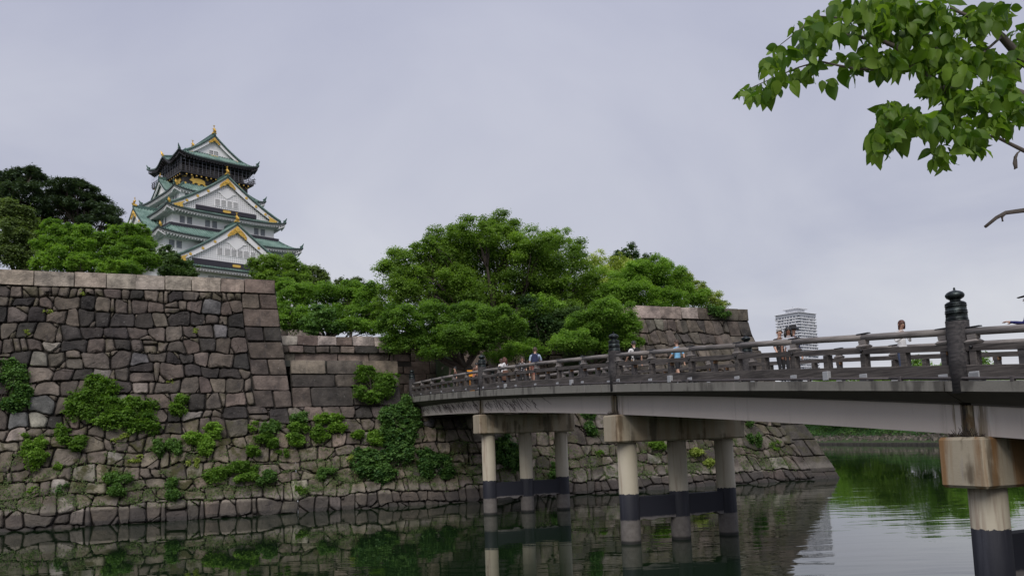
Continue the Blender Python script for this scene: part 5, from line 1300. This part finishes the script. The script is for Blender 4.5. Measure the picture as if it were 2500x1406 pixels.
# thin growth over the moss band of the walls, which nobody could count
rng = np.random.default_rng(5); P = []; N = []
cl = []
while len(cl) < 750:
    tau, z = rng.uniform(-27, 30), abs(rng.normal(0, 1)) * 1.7 + 1.0
    if z < 6.2: cl.append((tau, z))
for tau, z in cl:
    k = rng.integers(15, 60); r_ = rng.uniform(.12, .4)
    for _ in range(k):
        a_, b_ = tau + rng.normal() * r_, max(.75, z + rng.normal() * r_ * .5); P.append(wmap(a_, b_, rng.uniform(.05, .2))); N.append((1, rng.normal() * .5, .6 + rng.normal() * .4))
me = leaf_mesh('wall_moss_and_ferns', np.array(P), np.array(N), rng.uniform(.05, .15, len(P)), LEAF['olive'], rng.uniform(0, .75, len(P)), .4, rng)
o = link('wall_moss_and_ferns', me); o.matrix_world = FRAME; tag(o, 'scattered small ferns and moss between the lower stones of the moat walls', 'ferns', kind='stuff')
# ================================================================== OVERHANGING DOGWOOD, upper right, growing on the viewer's bank
DW = thing('dogwood_tree', 'leafy branch of a tree hanging into the upper right corner close to the viewer', 'tree', None, Matrix.Translation((5.2, 4.2, 2.4)))
TB_ = Vector((5.2, 4.2, 2.4))
def loc_(u, v, d): return tuple(at_d(u, v, d) - TB_)
tr_ = MB(); tr_.tube([(0, 0, -.3), (.05, -.05, .9), (-.05, .05, 1.8), (-.2, .15, 2.7), (-.25, .2, 3.6), (-.2, .25, 4.6)], [.17, .14, .125, .105, .08, .03], 10); tr_.tube([(-.2, .15, 2.6), (.3, .5, 3.3), (.7, .9, 3.8)], [.06, .04, .015], 7); tr_.tube([(-.25, .2, 3.4), (-.7, .3, 3.9), (-1.2, .2, 4.2)], [.05, .03, .012], 7); tr_.tube([(-.2, .1, 2.2), (.2, -.5, 2.9), (.4, -1.0, 3.3)], [.055, .035, .012], 7)
tr_.build('trunk', M['bark'], DW, True)
def branch(pts, r0, r1, root=None):
    mb = MB(); P = ([root] if root else []) + [loc_(*p) for p in pts]; n = len(P)
    mb.tube(P, [r0 + (r1 - r0) * i / (n - 1) for i in range(n)], 7); return mb.build('branch', M['twig'], DW, True)
branch([(2640, 250, 4.6), (2500, 152, 4.5), (2445, 90, 4.45), (2415, 62, 4.4), (2380, 47, 4.4), (2320, 20, 4.4)], .034, .007, (-.2, .15, 2.7))
branch([(2660, 300, 4.4), (2560, 255, 4.3), (2480, 226, 4.25), (2380, 235, 4.2), (2292, 216, 4.2), (2248, 175, 4.2), (2220, 156, 4.2), (2189, 116, 4.2), (2150, 98, 4.2), (2073, 88, 4.2), (2029, 75, 4.2), (1985, 72, 4.2)], .032, .004, (-.15, .1, 2.3))
branch([(2220, 156, 4.2), (2160, 170, 4.15), (2092, 169, 4.1), (2045, 160, 4.1), (2001, 150, 4.1), (1950, 165, 4.1), (1890, 190, 4.1), (1840, 212, 4.1)], .008, .002)
branch([(2380, 235, 4.2), (2330, 262, 4.1), (2270, 280, 4.0), (2215, 285, 4.0), (2170, 318, 4.0)], .01, .003)
branch([(2640, 430, 4.1), (2560, 392, 4.05), (2500, 368, 4.0), (2439, 338, 4.0), (2380, 325, 4.0)], .02, .004, (-.1, .08, 1.9))
branch([(2189, 116, 4.2), (2120, 60, 4.2), (2060, 45, 4.2), (1990, 40, 4.2), (1950, 75, 4.15), (1905, 110, 4.1)], .007, .002)
branch([(2445, 90, 4.45), (2400, 130, 4.3), (2330, 140, 4.25), (2270, 110, 4.2), (2230, 60, 4.2)], .008, .002)
branch([(2640, 540, 4.2), (2560, 520, 4.2), (2500, 514, 4.2), (2455, 520, 4.2), (2432, 532, 4.2), (2405, 554, 4.2)], .017, .008, (-.05, .05, 1.5))
branch([(2455, 520, 4.2), (2446, 530, 4.2), (2448, 541, 4.2)], .008, .005)
# five leaf shapes: ovate, folded along the midrib, tip curling down
LM = []
for k in range(5):
    rr = random.Random(k + 40); mb = MB(); n = 6; fold = rr.uniform(.12, .4); curl = rr.uniform(.15, .55)
    for i in range(n + 1):
        x = i / n; w_ = .33 * math.sin(math.pi * x ** .78) ** .85 * (1 - .25 * x) + .004; z = -curl * x * x * .7 + .04 * rr.uniform(-1, 1) * x
        mb.v += [(x, -w_, z + fold * w_ + .02 * rr.uniform(-1, 1)), (x, -w_ * .5, z + fold * w_ * .38), (x, 0, z - .015), (x, w_ * .5, z + fold * w_ * .38), (x, w_, z + fold * w_ + .02 * rr.uniform(-1, 1))]
    for i in range(n):
        for j in range(4): mb.f.append((5 * i + j, 5 * i + j + 1, 5 * i + 6 + j, 5 * i + 5 + j)); mb.m.append(0)
    for tn in (.05, .35, .6, .95):
        me = mesh_of('leaf', mb.v, mb.f, LEAF['dogwood'], True); at = me.attributes.new('tone', 'FLOAT', 'FACE'); at.data.foreach_set('value', [tn] * len(me.polygons)); LM.append((me, mb.v, mb.f, tn))
CL = [  # picture position, spread, depth, count
    (1835, 232, 30, 14, 4.1, 13), (1875, 225, 30, 16, 4.1, 13), (1905, 195, 26, 18, 4.1, 11), (1870, 165, 20, 18, 4.1, 9), (1905, 140, 30, 20, 4.1, 13), (1945, 190, 30, 18, 4.1, 12), (1975, 120, 32, 26, 4.15, 18),
    (1965, 72, 26, 24, 4.15, 12), (2000, 50, 22, 26, 4.15, 11), (2030, 90, 28, 30, 4.15, 16), (2075, 60, 34, 36, 4.2, 22), (2060, 15, 34, 16, 4.2, 14), (2070, 165, 26, 26, 4.1, 12), (2110, 140, 28, 34, 4.15, 16), (2130, 20, 36, 22, 4.25, 18),
    (2150, 70, 34, 34, 4.2, 20), (2170, 150, 34, 32, 4.15, 18), (2210, 25, 36, 26, 4.3, 20), (2225, 90, 36, 34, 4.25, 22), (2255, 150, 34, 30, 4.2, 20), (2290, 40, 40, 32, 4.35, 24), (2310, 110, 40, 34, 4.3, 24), (2330, 180, 36, 30, 4.2, 22),
    (2375, 60, 36, 34, 4.4, 20), (2390, 140, 36, 32, 4.35, 20), (2440, 40, 30, 30, 4.5, 14), (2455, 170, 34, 34, 4.35, 18), (2485, 110, 20, 40, 4.5, 9), (2420, 225, 40, 28, 4.2, 22), (2340, 250, 40, 30, 4.1, 24), (2270, 215, 28, 22, 4.15, 12),
    (2480, 250, 24, 30, 4.2, 12), (2180, 270, 28, 22, 4.0, 12), (2155, 300, 18, 14, 4.0, 7), (2220, 285, 30, 22, 4.0, 12), (2145, 350, 24, 34, 3.95, 13), (2190, 340, 24, 22, 3.95, 8), (2270, 310, 34, 26, 3.95, 14), (2300, 380, 32, 24, 3.9, 9),
    (2340, 320, 30, 28, 3.95, 12), (2380, 350, 28, 26, 3.95, 10), (2420, 300, 30, 26, 4.0, 12), (2460, 300, 24, 22, 4.05, 9), (2410, 250, 30, 20, 4.05, 10), (1975, 165, 24, 14, 4.1, 6), (2020, 205, 14, 10, 4.1, 3)]
rr = random.Random(90); cnt = 0; rest = MB(); rest_t = []
LV = []
for (u, v, su, sv, d, n) in CL:
    for i in range(int(n * (1.6 if u < 2130 else 3.6))):
        a_, k = rr.uniform(0, 6.283), math.sqrt(rr.random()); LV.append((u + math.cos(a_) * su * k, v + math.sin(a_) * sv * k, d + rr.uniform(-.22, .25)))
LV.sort(key=lambda p: p[2])
for k in range(900):      # the rest of the crown, above and to the right of the picture
    if k % 2: LV.append((rr.uniform(2520, 2950), rr.uniform(-150, 420), rr.uniform(4.0, 5.2)))
    else: LV.append((rr.uniform(2080, 2900), rr.uniform(-420, -20), rr.uniform(4.1, 5.4)))
for i, (u, v, d) in enumerate(LV):
    p = at_d(u, v - 8, d) - TB_; me, vs, fs, tn = rr.choice(LM); L = rr.uniform(.055, .108) * (1 if rr.random() < .8 else .6)
    m4 = Matrix.Translation(p) @ Matrix.Rotation(rr.uniform(0, 6.283), 4, 'Z') @ Matrix.Rotation(R(rr.uniform(5, 88)), 4, 'Y') @ Matrix.Rotation(rr.gauss(0, .95), 4, 'X') @ Matrix.Scale(L, 4)
    if i < 280:
        o = link('leaf', me, DW); o.matrix_local = m4
    else:
        b = len(rest.v); rest.v += [tuple(m4 @ Vector(q)) for q in vs]; rest.f += [tuple(b + w for w in f) for f in fs]; rest.m += [0] * len(fs); rest_t += [tn] * len(fs)
me = mesh_of('leaves_behind', rest.v, rest.f, LEAF['dogwood'], True); at = me.attributes.new('tone', 'FLOAT', 'FACE'); at.data.foreach_set('value', rest_t)
tag(link('leaves_behind', me, DW), kind='stuff')
mb = MB(); q = [loc_(2492, 368, 4.0), loc_(2484, 374, 4.0), loc_(2479, 384, 4.0), loc_(2478, 398, 4.0), loc_(2480, 410, 4.0), loc_(2476, 414, 4.0)]; mb.tube(q, [.003, .005, .009, .012, .009, .002], 6); mb.build('curled_leaf', M['twig'], DW, True)
# ================================================================== PEOPLE ON THE BRIDGE
def cloth(name, c): return mat_plain(name, c, .85, .18, 9)
SKIN = mat_plain('skin', (.50, .30, .215), .55, .08, 8); SKIN2 = mat_plain('deep_skin', (.23, .115, .075), .55, .08, 8)
EYE_M = mat_plain('eye_dark', (.015, .012, .01), .3, .1); LIP = mat_plain('lip', (.32, .11, .09), .5, .1)
HAIRS = {'black': mat_plain('black_hair', (.012, .010, .010), .45, .3, 30), 'brown': mat_plain('brown_hair', (.055, .03, .018), .5, .3, 30), 'auburn': mat_plain('auburn_hair', (.085, .028, .016), .5, .3, 30), 'grey': mat_plain('grey_hair', (.30, .29, .28), .6, .2, 30), 'hat': mat_plain('black_felt_hat', (.012, .012, .014), .8, .2)}
ARMS = {  # elbow, wrist offsets from the shoulder (x outward, y forward, z)
    'down': ((.045, -.02, -.28), (.06, .05, -.52)), 'rail': ((.06, .10, -.26), (.0, .34, -.20)), 'phone': ((.05, .08, -.27), (-.09, .30, -.13)), 'bag': ((.05, -.03, -.27), (.07, .02, -.53)), 'swing': ((.04, .10, -.26), (.05, .25, -.42)), 'back': ((.045, -.12, -.25), (.05, -.12, -.49))}
def person(label, s, t, h, face, top, bottom, hair, style='short', arms=('down', 'down'), sleeve=.5, shorts=False, stride=0.0, skin=None, tilt=0.0, shoe=(.03, .03, .035), female=False, skirt=None):
    skin = skin or SKIN; k = h / 1.70; bm = bmesh.new(); SL = bm.verts.layers.skin.verify(); V = {}; B = []
    sw, hw = (.165, .085) if female else (.19, .085)
    def v(n, p, rx, ry=None):
        w = bm.verts.new(p); w[SL].radius = (rx, ry or rx); V[n] = w; return w
    def e(a_, b_, cls): bm.edges.new((V[a_], V[b_])); B.append((Vector(V[a_].co), Vector(V[b_].co), cls))
    v('pel', (0, 0, .93), .135, .105); V['pel'][SL].use_root = True
    v('wai', (0, .005, 1.08), .115 if female else .13, .095); v('che', (0, .0, 1.27), .15 if female else .165, .105); v('nek0', (0, -.005, 1.405), .075, .07); v('nek', (0, .0, 1.46), .05, .05)
    v('jaw', (0, .02 + tilt * .03, 1.535), .062, .068); v('hed', (0, .02 + tilt * .06, 1.60), .078, .092); v('crn', (0, .012 + tilt * .06, 1.655), .062, .075)
    for a_, b_, c in (('pel', 'wai', 'top'), ('wai', 'che', 'top'), ('che', 'nek0', 'top'), ('nek0', 'nek', 'skin'), ('nek', 'jaw', 'skin'), ('jaw', 'hed', 'skin'), ('hed', 'crn', 'skin')): e(a_, b_, c)
    for i, sx in enumerate((-1, 1)):
        n = 'lr'[i]; d = stride * (1 if i else -1)
        v('hip' + n, (sx * hw, 0, .86), .088); v('kne' + n, (sx * .09, .04 + d * .5, .50), .058); v('ank' + n, (sx * .09, -.02 + d, .09 + abs(d) * .05), .04); v('toe' + n, (sx * .10, .13 + d, .035), .038, .028)
        e('pel', 'hip' + n, 'bot'); e('hip' + n, 'kne' + n, 'bot'); e('kne' + n, 'ank' + n, 'shin' if shorts else 'bot'); e('ank' + n, 'toe' + n, 'shoe')
        sh = Vector((sx * sw, -.005, 1.375)); el, wr = ARMS[arms[i]]
        v('sho' + n, sh, .062); e('che', 'sho' + n, 'top')
        E_ = sh + Vector((sx * el[0], el[1], el[2])); W_ = sh + Vector((sx * wr[0], wr[1], wr[2])); v('elb' + n, E_, .042); e('sho' + n, 'elb' + n, 'arm'); v('wri' + n, W_, .029); e('elb' + n, 'wri' + n, 'fore')
        d_ = (W_ - E_).normalized(); side = d_.cross(Vector((0, 0, 1)))
        if side.length < .2: side = d_.cross(Vector((0, 1, 0)))
        side.normalize(); pm = W_ + d_ * .06; v('plm' + n, pm, .034, .018); e('wri' + n, 'plm' + n, 'hand'); nrm = d_.cross(side)
        for f in range(4):
            r0 = pm + side * (.018 * (f - 1.5)) + d_ * .035; ln = (.065, .078, .072, .055)[f]
            v('f%d%s' % (f, n), r0, .0105); v('g%d%s' % (f, n), r0 + d_ * ln * .6 + nrm * .012, .009); v('h%d%s' % (f, n), r0 + d_ * ln + nrm * .035, .008)
            e('plm' + n, 'f%d%s' % (f, n), 'hand'); e('f%d%s' % (f, n), 'g%d%s' % (f, n), 'hand'); e('g%d%s' % (f, n), 'h%d%s' % (f, n), 'hand')
        v('t0' + n, W_ + d_ * .03 + side * .035, .011); v('t1' + n, W_ + d_ * .075 + side * .052, .009); e('wri' + n, 't0' + n, 'hand'); e('t0' + n, 't1' + n, 'hand')
    me = bpy.data.meshes.new('person'); bm.to_mesh(me); bm.free()
    ob = bpy.data.objects.new('person', me); COL.objects.link(ob)
    md = ob.modifiers.new('skin', 'SKIN'); md.use_smooth_shade = True; sb = ob.modifiers.new('sub', 'SUBSURF'); sb.levels = 1; sb.render_levels = 1
    dg = bpy.context.evaluated_depsgraph_get(); ev = bpy.data.meshes.new_from_object(ob.evaluated_get(dg))
    bpy.data.objects.remove(ob); bpy.data.meshes.remove(me)
    mt = [top, bottom, skin, cloth('shoe', shoe)]
    ev.materials.clear()
    for m_ in mt: ev.materials.append(m_)
    idx = []
    for p in ev.polygons:
        c = p.center; best = (9, None, 0)
        for a_, b_, cls in B:
            ab = b_ - a_; kk = max(0, min(1, (c - a_).dot(ab) / ab.length_squared)); d = (a_ + ab * kk - c).length
            if d < best[0]: best = (d, cls, kk)
        cls, kk = best[1], best[2]
        q = {'top': 0, 'bot': 1, 'skin': 2, 'shoe': 3, 'hand': 2, 'shin': 2, 'arm': 0 if kk < max(.15, sleeve * 2) else 2, 'fore': 0 if sleeve > .5 and kk < (sleeve - .5) * 2 else 2}[cls]
        if cls == 'top' and c.z < .93: q = 1
        if cls == 'bot' and shorts and c.z < .56: q = 2
        idx.append(q)
    ev.polygons.foreach_set('material_index', idx); ev.polygons.foreach_set('use_smooth', [True] * len(idx)); ev.name = 'person'
    o = link('person', ev, None); o.matrix_world = FRAME @ Matrix.Translation((s, t, zE(s))) @ Matrix.Rotation(face, 4, 'Z') @ Matrix.Scale(k, 4)
    tag(o, label, 'person', 'people crossing the bridge')
    # face
    mb = MB(); cy = .02 + tilt * .06
    mb.add([(-.014, cy + .088, 1.575), (.014, cy + .088, 1.575), (0, cy + .112, 1.577), (0, cy + .09, 1.615)], [(0, 1, 2), (1, 3, 2), (3, 0, 2)], 0)
    for sx in (-1, 1):
        for r_ in ((sx * .032, cy + .082, 1.612),): mb.lathe([(.001, -.008), (.012, -.004), (.012, .004), (.001, .008)], r_, 8, 1)
        mb.lathe([(.002, -.03), (.016, -.02), (.02, .005), (.014, .028), (.002, .034)], (sx * .083, cy - .005, 1.59), 8, 0)
    mb.hexa([(-.024, cy + .07, 1.536), (.024, cy + .07, 1.536), (.018, cy + .086, 1.538), (-.018, cy + .086, 1.538), (-.024, cy + .07, 1.552), (.024, cy + .07, 1.552), (.018, cy + .086, 1.55), (-.018, cy + .086, 1.55)], 2)
    mb.build('face', [skin, EYE_M, LIP], o, True)
    # hair: shell that covers crown, sides and back
    n, m_ = 18, 12; low = {'short': -.25, 'bob': -1.15, 'long': -1.15, 'bun': -.4, 'hat': -.3, 'cap': -.25}[style]; mb = MB()
    for i in range(m_ + 1):
        for j in range(n):
            a_ = 2 * math.pi * j / n; front = max(0, math.sin(a_)); lim = low + (1.05 - low - .25) * (front ** .7 if front > .25 else front * .6) * .72
            ph = math.pi / 2 - (math.pi / 2 - math.asin(max(-.99, min(.99, lim)))) * i / m_
            rz = .118; zz = math.sin(ph) * rz; r_ = math.cos(ph) ** .8 if ph > 0 else 1.0
            if lim < -.9 and ph < 0: zz *= 1.25
            wv = 1 + .03 * math.sin(5 * a_ + i)
            mb.v.append((math.cos(a_) * .096 * r_ * wv, cy - .008 + math.sin(a_) * .107 * r_ * wv, 1.612 + zz))
    for i in range(m_):
        for j in range(n): mb.f.append((i * n + j, i * n + (j + 1) % n, (i + 1) * n + (j + 1) % n, (i + 1) * n + j)); mb.m.append(0)
    if style == 'long':
        mb.tube([(0, cy - .07, 1.64), (0, cy - .095, 1.52), (0, cy - .085, 1.40), (0, cy - .09, 1.28)], [.08, .095, .10, .06], 10)
        for sx in (-1, 1): mb.tube([(sx * .08, cy, 1.62), (sx * .095, cy, 1.5), (sx * .10, cy + .01, 1.36)], [.035, .045, .03], 8)
    if style == 'bun': mb.lathe([(.003, -.05), (.04, -.03), (.05, 0), (.04, .03), (.003, .05)], (0, cy - .07, 1.735), 10)
    if style == 'hat': mb.lathe([(.19, .02), (.195, .03), (.115, .045), (.11, .14), (.07, .165), (.003, .17)], (0, cy, 1.625), 20)
    if style == 'cap': mb.hexa([(-.07, cy + .06, 1.665), (.07, cy + .06, 1.665), (.055, cy + .19, 1.65), (-.055, cy + .19, 1.65), (-.07, cy + .06, 1.685), (.07, cy + .06, 1.685), (.055, cy + .19, 1.662), (-.055, cy + .19, 1.662)])
    mb.build('hat' if style in ('hat', 'cap') else 'hair', HAIRS[hair], o, True)
    if skirt is not None:
        mb = MB(); mb.lathe([(.14, 1.02), (.17, .9), (.21, .7), (.24, .48), (.235, .475)], (0, 0, 0), 18); mb.build('skirt', skirt, o, True)
    # shirt hem and collar edges
    mb = MB(); mb.lathe([(.062, 1.415), (.075, 1.405), (.082, 1.43), (.07, 1.44)], (0, -.005, 0), 14); mb.build('collar', top, o, True)
    return o
def backpack(label, s, t, h, face, mat):
    k = h / 1.70; m4 = FRAME @ Matrix.Translation((s, t, zE(s))) @ Matrix.Rotation(face, 4, 'Z') @ Matrix.Scale(k, 4)
    root = thing('backpack', label, 'backpack', None, m4)
    bm = bmesh.new(); bmesh.ops.create_cube(bm, size=1)
    for w in bm.verts:
        w.co = Vector((w.co.x * (.30 if w.co.z < 0 else .24), -.205 + w.co.y * (.19 if w.co.z < 0 else .14), 1.19 + w.co.z * .46))
    bmesh.ops.bevel(bm, geom=list(bm.edges), offset=.05, segments=2, affect='EDGES'); me = bpy.data.meshes.new('bag_body'); bm.to_mesh(me); bm.free(); me.materials.append(mat); link('bag_body', me, root)
    mb = MB(); mb.bev(-.10, .10, -.345, -.29, 1.0, 1.2, .02); mb.build('front_pocket', mat, root)
    for sx in (-1, 1):
        mb = MB(); mb.tube([(sx * .09, -.13, 1.38), (sx * .11, -.06, 1.455), (sx * .12, .06, 1.43), (sx * .13, .125, 1.30), (sx * .15, .08, 1.12), (sx * .14, -.10, 1.02)], .018, 6); mb.build('strap', mat, root, True)
    return root
PI = math.pi
c_white = cloth('white_cotton', (.72, .71, .71)); c_grey = cloth('grey_print_tee', (.45, .46, .50)); c_black = cloth('black_cloth', (.016, .016, .018)); c_navy = cloth('navy_cloth', (.018, .025, .07)); c_lblue = cloth('pale_blue_shirt', (.40, .48, .62)); c_sky = cloth('sky_blue_tee', (.20, .45, .68)); c_tan = cloth('tan_trousers', (.30, .20, .12)); c_den = cloth('denim', (.05, .07, .13)); c_pink = cloth('dusty_pink', (.42, .17, .13)); c_or = cloth('orange_cloth', (.75, .25, .02)); c_blue2 = cloth('deep_blue_jacket', (.02, .022, .12)); c_brown = cloth('brown_cloth', (.12, .06, .04))
t = NT('black_print_shirt'); v_ = t.n('ShaderNodeTexVoronoi', {'Vector': t.pos(), 'Scale': 16.0}).outputs['Distance']; t.col(t.mix(t.rng(v_, .18, .12), (.014, .013, .015), (.45, .44, .42))); t.rough(.85); c_print = t.mat
t = NT('checked_blouse'); v_ = t.n('ShaderNodeTexVoronoi', {'Vector': t.pos(), 'Scale': 11.0}).outputs['Distance']; t.col(t.mix(t.rng(v_, .35, .25), (.03, .03, .035), (.5, .49, .5))); t.rough(.85); c_check = t.mat
person('man in a dark cap and deep blue jacket leaning at the right picture edge', 31.42, -.22, 1.70, PI / 2 + .35, c_blue2, c_black, 'hat', 'cap', ('rail', 'rail'), 1.0, tilt=.5)
person('woman with a reddish bob and white top looking down at her hands', 25.72, 2.6, 1.63, -PI / 2 - .3, c_white, c_den, 'auburn', 'bob', ('phone', 'phone'), 1.0, tilt=.9, female=True)
person('person in a black hat walking behind the long-haired woman', 21.96, 2.2, 1.70, -PI / 2, c_navy, c_black, 'hat', 'hat', ('down', 'swing'), 1.0)
person('woman with long black hair and a grey printed top on the bridge', 23.35, .8, 1.58, -PI / 2 - .5, c_grey, c_black, 'black', 'long', ('phone', 'down'), .4, skin=SKIN2, stride=.12, female=True)
person('older grey-haired man in a black patterned shirt', 21.8, 1.8, 1.64, -PI / 2 - .25, c_print, c_black, 'grey', 'short', ('down', 'swing'), .5, stride=.1)
person('brown-haired man in a sky blue T-shirt walking left', 16.1, 1.8, 1.66, PI / 2 + .3, c_sky, c_black, 'brown', 'short', ('swing', 'back'), .4, True, .18)
person('black-haired person in white carrying a black backpack', 14.96, .6, 1.67, PI / 2, c_white, c_tan, 'black', 'short', ('swing', 'back'), .35, True, .16)
backpack('black backpack on the back of the black-haired person in white', 14.96, .6, 1.67, PI / 2, c_black)
person('tall man in a pale blue shirt with a navy backpack', 7.5, -.30, 1.87, PI / 2 - .5, c_lblue, c_pink, 'brown', 'short', ('down', 'rail'), .45, True, .05)
backpack('navy backpack on the tall man in the pale blue shirt', 7.5, -.30, 1.87, PI / 2 - .5, c_navy)
person('auburn long-haired woman in a white blouse by the second newel post', 2.9, 0.0, 1.67, PI / 2 + .6, c_white, c_black, 'auburn', 'long', ('phone', 'rail'), .6, tilt=.4, female=True, skirt=c_brown)
person('dark-haired person half hidden behind the auburn-haired woman', 1.5, .35, 1.68, PI / 2 + .2, c_white, c_den, 'brown', 'bob', ('down', 'down'), .5, female=True)
person('brown-haired woman in a checked blouse left of the tall man', 3.9, .55, 1.63, -PI / 2 - .2, c_check, c_black, 'brown', 'long', ('down', 'phone'), .5, female=True)
person('short black-haired person right of the woman in the checked blouse', 4.9, .75, 1.53, -PI / 2 - .8, c_pink, c_brown, 'black', 'short', ('down', 'down'), .5)
person('woman with her black hair tied up near the far end of the bridge', -6.4, .3, 1.66, PI, c_brown, c_black, 'black', 'bun', ('down', 'down'), .5, female=True)
person('dark-haired person just left of the second newel post', -1.8, .1, 1.65, PI / 2, c_brown, c_black, 'black', 'short', ('down', 'down'), .5)
person('smaller person beside the orange notice', -4.2, .8, 1.52, PI, c_pink, c_den, 'brown', 'bob', ('down', 'down'), .5, female=True)
